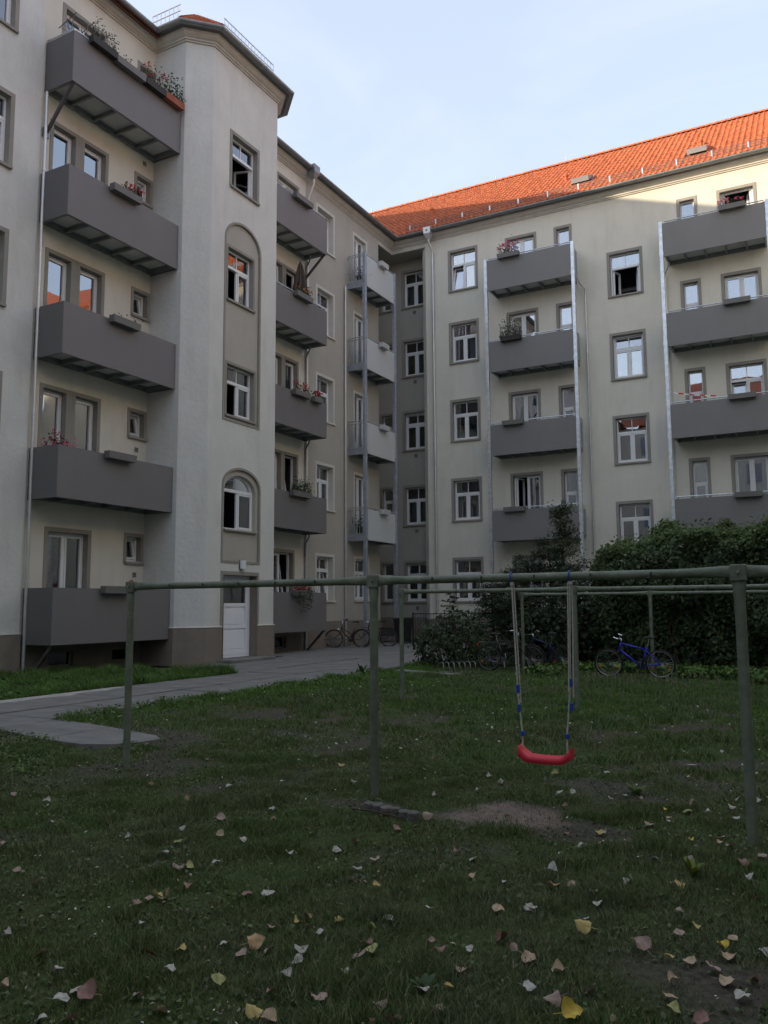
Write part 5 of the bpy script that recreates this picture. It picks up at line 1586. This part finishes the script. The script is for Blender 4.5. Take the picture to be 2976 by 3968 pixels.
flower_box('empty grey flower box on the top balcony right of the tower', WA, 23.6, 16.20, 1.1)
flower_box('grey flower box with orange blooms and herbs under the folded parasol', WA, 23.65, 12.62, 1.0, 'box_grey', True, GREEN, ((0.8, 0.25, 0.08), 6), n=170, ht=0.35)
flower_box('grey flower box of red geraniums, middle balcony right of the tower', WA, 23.55, 9.06, 0.95, 'box_grey', True, GREEN, (RED, 16), n=120, ht=0.3)
flower_box('small flower box of bright red geraniums at the end of the middle balcony', WA, 24.55, 9.06, 0.55, 'box_grey', True, DARKG, (RED, 16), n=70, ht=0.22)
flower_box('bushy overgrown flower box on the second lowest balcony right of the tower', WA, 23.55, 5.52, 1.15, 'box_grey', True, GREEN+GREY, None, n=520, ht=0.4, lsize=0.07)
flower_box('flower box with long trailing plant on the lowest balcony right of the tower', WA, 23.6, 2.14, 0.95, 'box_grey', True, GREEN+GREY, (RED, 10), n=650, ht=0.25, hang=0.75, lsize=0.06)
for k, lab in ((4, 'top'), (3, 'second'), (2, 'third'), (1, 'lowest')):
    flower_box('light grey flower box on the %s pale corner balcony' % lab, WA, 29.98, BZ1[k]+0.06, 0.62, 'box_light', k == 2, GREEN, None, n=30, out=0.90, h=0.2, ht=0.35)
flower_box('grey flower box full of pink geraniums, top balcony of the middle stack', WRt, -10.98, BZ1[4]+0.04, 0.95, 'box_grey', True, DARKG+GREEN, (PINK, 34), n=240, ht=0.45, spread=(1, 0.9))
flower_box('dark flower box with feathery green plant, second balcony of the middle stack', WRt, -10.95, BZ1[3]+0.02, 0.9, 'box_dark', True, GREEN, None, n=650, ht=0.62, lsize=0.075, spread=(1.05, 1.05))
flower_box('empty grey flower box, third balcony of the middle stack', WRt, -10.95, BZ1[2]+0.03, 0.9)
flower_box('empty grey flower box, lowest balcony of the middle stack', WRt, -10.98, BZ1[1]+0.03, 0.9)
flower_box('grey flower box with pink geraniums on the sunlit top right balcony', WRt, -2.35, BZ1[4]+0.06, 0.92, 'box_grey', True, DARKG, (PINK, 16), n=90, ht=0.25)
flower_box('empty grey flower box, second balcony of the right stack', WRt, -2.36, BZ1[3]+0.03, 0.92)
flower_box('empty grey flower box below the tape, third balcony of the right stack', WRt, -2.36, BZ1[2]+0.03, 0.92)
flower_box('empty grey flower box, lowest balcony of the right stack', WRt, -2.34, BZ1[1]+0.03, 0.92)
# pots behind the panels
def pot(label, x, y, z, cols, flower, n=90, s=0.22):
    root = tag(empty('potted_plant', T(x, y, z)), label, 'potted plant', 'potted plants on the balconies')
    MB().tube([(0, 0, 0), (0, 0, s), (0, 0, s), (0, 0, s+0.03)], [s*0.42, s*0.55, s*0.6, s*0.6], 14).obj('pot', 'box_dark', root, T(x, y, z), True, 40)
    P = np.stack([RNG.normal(0, s*0.6, n), RNG.normal(0, s*0.6, n), s+np.abs(RNG.normal(0, s*0.8, n))], 1); N = RNG.normal(size=P.shape); N[:, 2] += 0.5
    leaves('foliage', P, N, 0.08, pal(n, cols, 0.3), 'foliage', root, T(x, y, z))
    if flower:
        P = np.stack([RNG.normal(0, s*0.7, 90), RNG.normal(0, s*0.7, 90), s*1.2+np.abs(RNG.normal(0, s*0.8, 90))], 1); N = RNG.normal(size=P.shape)
        leaves('flowers', P, N, 0.06, pal(90, [flower], 0.3), 'petal', root, T(x, y, z), aspect=0.9)
    MB().tube([(0, 0, s*0.7), (0.01, 0, s*1.8)], 0.008, 5).obj('stem', 'twig', root, T(x, y, z))
pot('pink flowering plant at the corner of the fourth balcony from the top left', -16.45, 13.75, 5.18, DARKG, (0.65, 0.04, 0.15), s=0.24)
pot('leafy pot plant behind the bars of the top corner balcony', -16.6, 28.95, 14.97, GREY, None, n=130, s=0.32)
pot('leafy pot plant behind the bars of the lowest corner balcony', -16.6, 28.95, 4.41, DARKG, None, n=130, s=0.32)

# ------------------------------------------------------------------ trees and shrubs
def clumps(centres, radii, n_clump, per, spread):
    """leaf points gathered in clumps near the surface of a set of ellipsoids"""
    P, N = [], []
    c = np.array(centres); r = np.array(radii)
    wts = (r.prod(1))**(2/3); wts /= wts.sum()
    while len(P) < n_clump:
        k = RNG.choice(len(c), p=wts)
        d = RNG.normal(size=3); d /= np.linalg.norm(d)
        p = c[k]+d*r[k]*RNG.uniform(0.72, 1.05)
        inside = (((p-c)/r)**2).sum(1) < 0.55
        if inside.any() or p[2] < 0.05: continue
        P.append(p); N.append(d/r[k])
    P = np.repeat(np.array(P), per, 0); N = np.repeat(np.array(N), per, 0); N /= np.linalg.norm(N, axis=1, keepdims=True)
    P = P+RNG.normal(size=P.shape)*np.array(spread)
    return P, N
def limb(mb, a, b, r0, r1, bend=0.1, seg=6):
    a = Vector(a); b = Vector(b); n = 5
    off = Vector((random.uniform(-1, 1), random.uniform(-1, 1), random.uniform(-0.3, 0.6)))*bend*(b-a).length
    pts = [a.lerp(b, k/n)+off*math.sin(math.pi*k/n) for k in range(n+1)]
    mb.tube(pts, [r0+(r1-r0)*k/n for k in range(n+1)], seg)
def shrub(name, label, cat, base, centres, radii, n_clump, per, spread, size, cols, var=0.4, aspect=0.55, droop=0.6, core=True, trunk_r=0.05, up=0.3, jitter=0.9, group=None, core_scale=0.72):
    root = tag(empty(name, T(*base)), label, cat, group)
    P, N = clumps(centres, radii, n_clump, per, spread)
    ok = P[:, 2] > 0.02; P, N = P[ok], N[ok]
    Nn = N+RNG.normal(size=N.shape)*jitter; Nn[:, 2] += up
    C = pal(len(P), cols, var)
    tone = 0.7+0.6*vnoise(P[:, 0]+P[:, 2], P[:, 1]+P[:, 2]*0.7, 0.45, 91)
    leaves('foliage', P, Nn, size, C*tone[:, None], 'foliage', root, ID, aspect=aspect, droop=droop)
    m = MB()
    for c, r in zip(centres, radii):
        limb(m, (base[0]+random.uniform(-0.1, 0.1), base[1]+random.uniform(-0.1, 0.1), -0.05), (c[0], c[1], c[2]+r[2]*0.5), trunk_r, trunk_r*0.3, 0.08)
        for q in range(7):
            d = Vector((random.gauss(0, 1), random.gauss(0, 1), random.gauss(0.2, 0.6))).normalized()
            limb(m, (c[0], c[1], c[2]), (c[0]+d.x*r[0]*0.95, c[1]+d.y*r[1]*0.95, max(0.1, c[2]+d.z*r[2]*0.95)), trunk_r*0.35, trunk_r*0.1, 0.1, 5)
    m.obj('branches', 'twig', root)
    if core:
        cp, cn = clumps(centres, [[q*core_scale for q in r] for r in radii], n_clump, max(2, per//3), [s*1.2 for s in spread])
        ok = cp[:, 2] > 0.02; cp, cn = cp[ok], cn[ok]
        leaves('foliage', cp, cn+RNG.normal(size=cn.shape), np.asarray(size)*1.5, pal(len(cp), cols, var)*0.8, 'foliage', root, ID, aspect=0.8)
    return root

# big creeper hedge
HX0, HX1 = -5.65, 4.2
def hedge_top(x): return np.interp(x, [-5.7, -5.4, -5.1, -4.7, -4.2, -3.2, -2.3, -1.1, 1, 4.5], [1.7, 2.3, 2.7, 3.0, 3.22, 3.42, 3.30, 3.42, 3.4, 3.4])+0.30*(vnoise(x, x*0, 0.6, 101)-0.5)
hedge = tag(empty('hedge', T(-1, 21.5, 0)), 'tall dense hedge overgrown with creeper behind the blue bicycle', 'hedge')
nh = 46000
x = RNG.uniform(HX0, HX1, nh); ht = hedge_top(x)
t = RNG.uniform(0, 1, nh)                       # 0 foot of the front, 0.7 shoulder, 1 back of the top
zf = np.clip(t/0.68, 0, 1)
z = ht*(1-(1-zf)**1.25)
y = 20.45+0.42*np.clip(1-z/1.3, 0, 1)+1.9*np.clip((t-0.62)/0.38, 0, 1)**1.2
bul = 0.70*(vnoise(x*1.0, z+y, 0.7, 102)-0.5)+0.38*(vnoise(x, z+y, 0.3, 103)-0.5)
nx, ny, nz = np.zeros(nh), -np.clip(1.2-1.6*np.clip(t-0.55, 0, 1), 0.1, 1), np.clip((t-0.35)*2, 0.15, 1)
lft = np.clip((HX0+0.8-x)/0.8, 0, 1); nx -= lft*1.5; y += lft**2*1.2
dep = np.abs(RNG.normal(0, 0.13, nh))
N = np.stack([nx, ny, nz], 1); N /= np.linalg.norm(N, axis=1, keepdims=True)
P = np.stack([x, y, z], 1)+N*(bul-dep)[:, None]+RNG.normal(size=(nh, 3))*0.03
P[:, 2] = np.maximum(P[:, 2], 0.03)
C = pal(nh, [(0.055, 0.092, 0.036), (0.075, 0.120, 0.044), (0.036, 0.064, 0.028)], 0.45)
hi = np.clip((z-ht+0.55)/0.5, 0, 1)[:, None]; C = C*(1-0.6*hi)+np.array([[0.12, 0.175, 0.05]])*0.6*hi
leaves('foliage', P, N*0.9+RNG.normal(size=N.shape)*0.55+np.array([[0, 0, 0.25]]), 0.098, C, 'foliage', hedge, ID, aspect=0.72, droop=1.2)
# hanging runners above the top edge
nr = 500; x = RNG.uniform(HX0+0.3, HX1, nr); P = np.stack([x, 20.9+RNG.uniform(0, 1.2, nr), hedge_top(x)+RNG.uniform(0.0, 0.22, nr)], 1)
leaves('foliage', P, RNG.normal(size=P.shape)+np.array([[0, -0.3, 0.8]]), 0.10, pal(nr, [(0.075, 0.12, 0.03)], 0.3), 'foliage', hedge, ID, aspect=0.5)
m = MB()
X = np.linspace(HX0+0.5, HX1, 40); sec = [(21.35, 0.0), (21.05, 0.8), (20.95, 1.6), (21.0, 2.3), (21.3, 2.75), (22.2, 2.95), (22.6, 2.4), (22.7, 0)]
for xx in X:
    s_ = float(hedge_top(np.array([xx]))[0])/3.4
    for yy_, zz_ in sec: m.v.append((xx, yy_+0.08*random.gauss(0, 1), zz_*s_+0.05*random.gauss(0, 1)))
for a in range(39):
    for b in range(7): i = a*8+b; m.f.append((i, i+8, i+9, i+1))
m.f.append(tuple(range(8)))
mat('core_shade', (0.018, 0.022, 0.012), 0.95, var=0.4, scale=12, bump=0.8, bscale=18)
m.obj('shade_core', 'core_shade', hedge)  # solid dark core added to block light and views through the leaves
m = MB()
for k in range(26):
    xx = random.uniform(HX0+0.4, 3); limb(m, (xx, 21.0, -0.05), (xx+random.uniform(-0.5, 0.5), 20.85, random.uniform(1.5, 2.8)), 0.025, 0.008, 0.05, 5)
m.obj('stems', 'twig', hedge)

# dark conifer in the middle: tiers of drooping branches
yew = tag(empty('conifer', T(-7.0, 21.6, 0)), 'broad dark evergreen shrub between the railing and the hedge', 'shrub')
P, N = [], []
stems = [((-6.55, 21.5), 3.3, 1.7), ((-7.1, 21.3), 2.9, 1.5), ((-7.6, 21.7), 2.55, 1.7), ((-8.1, 21.2), 2.1, 1.25), ((-6.0, 21.2), 2.6, 1.1)]
mbr = MB()
for (cx, cy), H, RR in stems:
    mbr.tube([(cx, cy, -0.05), (cx+0.05, cy, H*0.5), (cx, cy, H)], [0.08, 0.05, 0.01], 7)
    for q in range(130):
        zz_ = random.uniform(0.05, 1.0)**0.85*H; a = random.uniform(0, 2*math.pi)
        L = RR*(1-zz_/H*0.80)*random.uniform(0.65, 1.1)
        n = int(24+60*L)
        tt = RNG.uniform(0.25, 1.0, n)**0.7
        drop = -0.20*tt**2*L+0.10*tt
        side = RNG.normal(0, 0.11, n)*(0.5+tt)
        px = cx+np.cos(a)*L*tt-np.sin(a)*side; py = cy+np.sin(a)*L*tt+np.cos(a)*side; pz = zz_+drop+RNG.normal(0, 0.035, n)
        P.append(np.stack([px, py, pz], 1)); N.append(np.stack([np.cos(a)*0.4+RNG.normal(0, 0.5, n), np.sin(a)*0.4+RNG.normal(0, 0.5, n), np.full(n, 0.9)], 1))
        mbr.tube([(cx, cy, zz_), (cx+math.cos(a)*L*0.5, cy+math.sin(a)*L*0.5, zz_), (cx+math.cos(a)*L*0.92, cy+math.sin(a)*L*0.92, zz_-0.1*L)], [0.014, 0.008, 0.003], 4)
P = np.concatenate(P); N = np.concatenate(N); ok = P[:, 2] > 0.05; P, N = P[ok], N[ok]
leaves('needles', P, N, 0.075, pal(len(P), [(0.032, 0.054, 0.030), (0.042, 0.070, 0.034), (0.025, 0.044, 0.026)], 0.35), 'foliage', yew, ID, aspect=0.34, droop=0.4)
mbr.obj('branches', 'bark', yew)

# slim young tree rising above the evergreen
yt = tag(empty('young_tree', T(-6.2, 21.9, 0)), 'slim young tree with thin crown rising above the dark evergreen', 'tree')
m = MB(); m.tube([(-6.2, 21.9, -0.05), (-6.18, 21.8, 1.6), (-6.2, 21.6, 3.0), (-6.22, 21.45, 4.25)], [0.06, 0.05, 0.03, 0.008], 7)
P, N = [], []
for q in range(84):
    zz_ = random.uniform(1.7, 4.2); a = random.uniform(0, 6.28); L = (0.34+1.0*max(0, (3.4-zz_)/1.5))*random.uniform(0.4, 1.05)
    o = Vector((-6.2, 21.6, zz_)); e = o+Vector((math.cos(a)*L, math.sin(a)*L, L*random.uniform(0.1, 0.7)))
    limb(m, o, e, 0.012, 0.004, 0.1, 4)
    n = 36; tt = RNG.uniform(0.35, 1.1, n)[:, None]
    P.append(np.array(o)[None]*(1-tt)+np.array(e)[None]*tt+RNG.normal(0, 0.07, (n, 3))); N.append(RNG.normal(size=(n, 3))+np.array([[0, -0.2, 0.5]]))
m.obj('trunk', 'bark', yt)
P = np.concatenate(P); N = np.concatenate(N)
leaves('crown', P, N, 0.075, pal(len(P), [(0.070, 0.092, 0.052), (0.052, 0.075, 0.042), (0.085, 0.105, 0.06)], 0.35), 'foliage', yt, ID, aspect=0.5)['kind'] = 'stuff'

shrub('leafy_shrub', 'leafy green shrub with arching shoots at the corner of the planted bed', 'shrub', (-8.9, 19.9, 0),
      [(-9.2, 19.9, 0.55), (-8.7, 20.2, 0.8), (-8.2, 19.9, 0.55), (-9.5, 20.3, 0.5)], [(0.55, 0.5, 0.65), (0.6, 0.5, 0.8), (0.6, 0.5, 0.65), (0.45, 0.45, 0.55)],
      170, 13, (0.08, 0.08, 0.08), 0.085, [(0.065, 0.10, 0.05), (0.09, 0.125, 0.065), (0.05, 0.08, 0.042)], trunk_r=0.03, group='shrubs in the planted bed')
shrub('dark_shrub', 'low dark shrub behind the parked bicycles', 'shrub', (-5.9, 20.4, 0),
      [(-6.6, 20.6, 0.7), (-5.7, 20.6, 0.9), (-5.2, 20.9, 1.2)], [(0.8, 0.5, 0.8), (0.8, 0.5, 1.0), (0.6, 0.5, 1.3)],
      240, 14, (0.09, 0.08, 0.09), 0.10, [(0.038, 0.06, 0.03), (0.048, 0.075, 0.035)], trunk_r=0.03, group='shrubs in the planted bed')
# sapling with tiers of leaves
sp_ = tag(empty('sapling', T(-9.05, 20.6, 0)), 'thin upright sapling with tiers of leaves before the right wing wall', 'sapling')
m = MB(); m.tube([(-9.05, 20.6, -0.05), (-9.07, 20.6, 1.0), (-9.05, 20.6, 1.98)], [0.02, 0.014, 0.005], 6)
P, N = [], []
for k, zz_ in enumerate((0.95, 1.12, 1.28, 1.43, 1.57, 1.70, 1.82, 1.93)):
    for q in range(5):
        a = random.uniform(0, 6.28); L = (0.46-0.035*k)*random.uniform(0.6, 1.0)
        o = Vector((-9.05, 20.6, zz_)); e = o+Vector((math.cos(a)*L, math.sin(a)*L, 0.02-0.06*random.random())); m.tube([o, e], [0.006, 0.003], 4)
        n = 9; tt = RNG.uniform(0.3, 1.1, n)[:, None]
        P.append(np.array(o)[None]*(1-tt)+np.array(e)[None]*tt+RNG.normal(0, 0.02, (n, 3))); N.append(RNG.normal(size=(n, 3))*0.4+np.array([[0, 0, 1.0]]))
m.obj('stem', 'twig', sp_)
P = np.concatenate(P); N = np.concatenate(N); leaves('foliage', P, N, 0.085, pal(len(P), [(0.035, 0.055, 0.03)], 0.3), 'foliage', sp_, ID, aspect=0.6)

def rosette(label, x, y, n, s, h, cols):
    root = tag(empty('weed_plant', T(x, y, 0)), label, 'weed', 'single weeds in the lawn')
    z0 = float(ground_z(np.array([x]), np.array([y]))[0])
    for k in range(n):
        a = 2*math.pi*k/n+random.uniform(-0.4, 0.4); L = s*random.uniform(0.6, 1.1); e = h*random.uniform(0.5, 1.1)
        m = MB(); d = Vector((math.cos(a), math.sin(a), 0)); sd = Vector((-d.y, d.x, 0)); st = 6
        for q in range(st+1):
            t_ = q/st; w = 0.20*L*math.sin(math.pi*min(1, t_*0.92+0.05))
            c = Vector((x, y, z0))+d*L*t_*0.8+Vector((0, 0, e*(t_*1.5-0.6*t_*t_)))
            for sg in (-1, 0, 1): m.v.append(tuple(c+sd*w*sg+Vector((0, 0, 0.02*abs(sg)*L))))
        for q in range(st):
            for b in (0, 1): i = q*3+b; m.f.append((i, i+3, i+4, i+1))
        me = m.mesh('leaf'); cc = cols[random.randrange(len(cols))]; at = me.color_attributes.new('Col', 'FLOAT_COLOR', 'POINT')
        at.data.foreach_set('color', np.tile([*cc, 1], len(me.vertices)).astype(np.float32)); me.materials.append(MATS['grass']); me.polygons.foreach_set('use_smooth', [True]*len(me.polygons))
        o = bpy.data.objects.new('leaf', me); col.objects.link(o); place(o, root, ID)
YG = [(0.17, 0.20, 0.03), (0.12, 0.17, 0.03), (0.20, 0.22, 0.05)]
rosette('bright yellow green weed below the right laundry post', -0.82, 5.37, 11, 0.11, 0.13, YG)
rosette('green weed clump under the bar left of the right laundry post', -1.55, 7.4, 10, 0.14, 0.10, [(0.08, 0.13, 0.03), (0.10, 0.14, 0.04)])
rosette('upright green weed at the path edge left of the middle laundry post', -9.75, 17.0, 9, 0.20, 0.35, [(0.05, 0.10, 0.03)])
rosette('yellow green weed right of the right laundry post', 0.05, 7.2, 12, 0.15, 0.16, YG)
rosette('dark green plantain rosette near the bottom of the lawn', -1.62, 3.35, 9, 0.09, 0.05, [(0.05, 0.09, 0.035)])

# ------------------------------------------------------------------ fallen leaves
LC = {'p': ((0.38, 0.28, 0.235), 'pinkish brown'), 'r': ((0.33, 0.20, 0.165), 'reddish brown'), 't': ((0.48, 0.37, 0.25), 'pale tan'),
      'w': ((0.50, 0.48, 0.42), 'bleached white'), 'y': ((0.52, 0.41, 0.16), 'yellow'), 'Y': ((0.62, 0.46, 0.08), 'bright yellow'),
      'o': ((0.48, 0.33, 0.18), 'orange tan'), 'g': ((0.22, 0.24, 0.07), 'olive green'), 'yg': ((0.38, 0.38, 0.16), 'yellow green'), 'b': ((0.13, 0.075, 0.045), 'dark brown')}
K = {}
K[(0, 3268, 1076)] = '100,160,p 230,230,t 1130,150,yg 1075,155,p 890,335,p 1285,388,p 850,470,w 240,645,t 360,740,w 1080,630,y 1530,600,o 1440,660,p 1610,630,p 515,915,r 365,935,w 820,905,p 965,995,t 1300,820,yg 1620,880,r 1515,1015,y 1610,1050,t 420,1045,r 900,655,b 455,880,w 1010,738,w 40,533,w 1335,600,w 1475,305,r 1600,308,w 915,143,w 20,850,t 235,1055,w'
K[(1000, 3268, 1076)] = '470,33,w 690,92,t 560,212,t 590,155,w 705,255,y 1180,42,r 1285,100,w 1280,185,t 1325,203,w 500,367,t 298,420,o 307,500,r 370,525,w 490,455,y 678,500,g 645,597,r 680,632,yg 605,668,p 1028,583,p 240,695,w 1262,635,w 1220,745,t 1135,865,y 1075,980,t 365,925,p 730,955,p 1430,390,t 1630,390,w 1530,632,p 1620,688,t 520,760,w 820,1060,r 672,1050,b 260,632,w 1025,380,w 785,435,w 1620,850,w 1455,575,b'
K[(1900, 3268, 1076)] = '555,520,y 905,630,p 490,1035,Y 1095,820,t 1420,830,t 1500,925,w 400,750,t 600,870,p 240,395,w 560,455,w 380,250,o 1145,258,y 1540,218,w 1575,330,r 1135,405,p 1125,540,p 1240,510,y 1065,675,y 1185,705,t 1455,580,t 1385,620,Y 1425,685,t 1330,750,p 1260,1040,r 1580,830,b 980,85,w 1195,115,w 820,235,w 615,295,w 1625,95,p 1440,35,p 370,155,w 640,360,w 1640,650,w 370,925,p 1070,920,t 1100,975,yg 1510,125,r'
K[(1900, 2700, 1076)] = '60,515,w 415,580,w 495,570,w 800,597,w 890,620,p 1210,640,p 1050,680,Y 1180,690,yg 1290,690,w 1445,672,w 1470,745,w 950,770,p 665,868,w 685,805,w 1200,870,Y 835,860,b 1390,860,p 650,278,w 700,465,w 1185,490,y 1480,625,w 1070,735,t 1610,645,w 715,610,w 385,458,yg'
K[(900, 2850, 1076)] = '400,150,w 503,130,w 1210,150,t 690,90,p 1150,208,w 1470,330,w 1605,285,w 1208,360,w 1168,495,p 990,560,r 735,632,r 630,680,w 65,630,w 340,700,w 940,265,w 300,280,w 210,390,yg 845,737,t 230,445,w 725,285,w 1060,230,w'
K[(0, 2700, 1076)] = '1120,628,t 280,625,w 480,410,w 1320,738,p 1315,835,t 1455,860,w 760,838,w 1065,880,yg 660,945,w 980,945,w 10,890,p 1090,798,w 305,750,w 1640,680,w 80,580,p'
LPOS = []
for (cx, cy, w), txt in K.items():
    for it in txt.split():
        a, b, c = it.split(','); px = cx+float(a)*w/1659-1488; py = cy+float(b)*w/1659-1984
        d = _F*3201.3+_R2*px-_U2*py; t_ = -1.6/d.z
        LPOS.append((d.x*t_, d.y*t_, c))
for k in range(46):                               # more of the same between and beside them
    yv = random.uniform(2.6, 7.5); xv = random.uniform(-yv*0.98, yv*0.10+0.6)
    LPOS.append((xv, yv, random.choice('wwwtppyr')))
def leaf_mesh(seed, c, curl):
    rg = np.random.default_rng(seed); nu, nv = 7, 6
    V, Cc = [], []
    for i in range(nv+1):
        t_ = i/nv
        w = 0.52*math.sin(math.pi*(0.10+0.90*t_)**0.72)**0.85*(1.0 if t_ < 0.98 else 0.2)
        for j in range(nu):
            s_ = -1+2*j/(nu-1)
            jag = 1+0.22*rg.uniform(-1, 1)*(abs(s_) > 0.9)
            x_ = s_*w*jag; y_ = t_-0.45
            z_ = curl[0]*(s_*w)**2*1.8+curl[1]*(y_**2)*1.2+0.09*math.sin(5*x_+3*y_+seed)+0.055*rg.uniform(-1, 1)+0.05*(abs(s_) < 0.1)*0
            V.append((x_, y_, z_)); k_ = (0.78 if abs(s_) < 0.05 else 1.0)*rg.uniform(0.82, 1.12)*(0.85 if abs(s_) > 0.9 else 1)
            Cc.append([q*k_ for q in c])
    F = [(i*nu+j, i*nu+j+1, (i+1)*nu+j+1, (i+1)*nu+j) for i in range(nv) for j in range(nu-1)]
    # stalk
    b = len(V); V += [(-0.02, -0.45, 0.0), (0.02, -0.45, 0.0), (0.05, -0.95, 0.05), (0.02, -0.95, 0.05)]; Cc += [[q*0.7 for q in c]]*4; F.append((b, b+1, b+2, b+3))
    me = bpy.data.meshes.new('fallen_leaf'); me.from_pydata(V, [], F)
    at = me.color_attributes.new('Col', 'FLOAT_COLOR', 'POINT'); at.data.foreach_set('color', np.array([[*q, 1] for q in Cc], np.float32).ravel())
    me.polygons.foreach_set('use_smooth', [True]*len(me.polygons)); me.materials.append(MATS['dry_leaf']); me.update()
    return me
LMESH = {}
for c, (rgb, nm) in LC.items():
    LMESH[c] = [leaf_mesh(17*len(LMESH)+q, rgb, [(0.15, 0.1), (0.5, 0.1), (-0.3, 0.45), (0.9, -0.2)][q]) for q in range(4)]
NAMED = {(490, 1035, 1900): 'big bright yellow fallen leaf at the bottom edge of the picture', (555, 520, 1900): 'golden yellow fallen leaf upright in the grass below the swing seat',
         (905, 630, 1900): 'large pinkish brown fallen leaf with clear veins at the lower right', (1168, 495, 900): 'pink fallen leaf lying right of the concrete edging',
         (1530, 600, 0): 'large orange tan fallen leaf resting on a brown one', (515, 915, 0): 'large reddish brown fallen leaf near the bottom left corner'}
CURL = ['flat', 'cupped', 'arched', 'rolled']
def where(x, y):
    posts = [('left', -6.5), ('middle', -3.5), ('right', -0.55)]
    nm, px = min(posts, key=lambda p: abs(p[1]*(y/6.35)-x))
    side = 'left of' if x < px*(y/6.35) else 'right of'
    if abs(x+2.0) < 0.5 and 5.2 < y < 7: return 'under the red swing seat'
    if y > 6.5: return 'behind, %s the %s post' % (side, nm)
    if y > 5.0: return 'near the foot %s the %s post' % (side, nm)
    col_ = ['far left', 'left', 'centre left', 'centre right', 'right', 'far right'][int(min(5, max(0, (x*_Rt.x+y*_Rt.y)/(x*_F.x+y*_F.y)*6.4+3)))]
    row_ = 'lowest strip' if y < 3.4 else 'middle strip' if y < 4.1 else 'upper strip'
    return 'on near lawn, %s, %s' % (row_, col_)
for it_, (lx, ly, c) in enumerate(LPOS):
    sc = random.uniform(0.042, 0.074)*(0.9 if c == 'w' else 1.0)
    z_ = float(ground_z(np.array([lx]), np.array([ly]))[0])
    kq = random.randrange(4); o = bpy.data.objects.new('fallen_leaf', LMESH[c][kq]); col.objects.link(o)
    tx, ty = random.gauss(0, 16), random.gauss(0, 16)
    M = T(lx, ly, z_+0.026+0.004*random.random()) @ RX(R(tx)) @ RY(R(ty)) @ RZ(random.uniform(0, 6.28)) @ Matrix.Diagonal((sc, sc, sc, 1))
    place(o, None, M)
    tag(o, '%s %s %s fallen leaf %s' % ('small' if sc < 0.052 else 'large' if sc > 0.066 else 'medium', CURL[kq], LC[c][1], where(lx, ly)), 'leaf', 'fallen leaves on the lawn')
    for (a, b, w0), lab in NAMED.items():
        cw = {0: (0, 3268), 1900: (1900, 3268), 900: (900, 2850)}[w0]
        px = cw[0]+a*1076/1659-1488; py = cw[1]+b*1076/1659-1984; d = _F*3201.3+_R2*px-_U2*py; t_ = -1.6/d.z
        if abs(d.x*t_-lx)+abs(d.y*t_-ly) < 0.01:
            o['label'] = lab; o.matrix_basis = T(lx, ly, z_+0.045) @ RZ(R(28)) @ RX(R(32)) @ RZ(random.uniform(0, 6.28)) @ Matrix.Diagonal((0.083, 0.083, 0.083, 1)); break

# leaves that would share a label: tell them apart by distance
by_label = {}
for o in scene.objects:
    if o.name.startswith('fallen_leaf') and o.parent is None: by_label.setdefault(o['label'], []).append(o)
for lab, os_ in by_label.items():
    os_.sort(key=lambda o: o.matrix_basis.translation.y)
    if len(lab.replace(',', '').split()) > 13: lab = lab.replace('medium ', '').replace('small ', '').replace('large ', '')
    w_ = {2: ['nearer of two', 'farther of two'], 3: ['nearest of three', 'middle of three', 'farthest of three'], 4: ['nearest of four', 'second of four', 'third of four', 'farthest of four']}.get(len(os_))
    if w_:
        for o, t_ in zip(os_, w_): o['label'] = lab+', '+t_
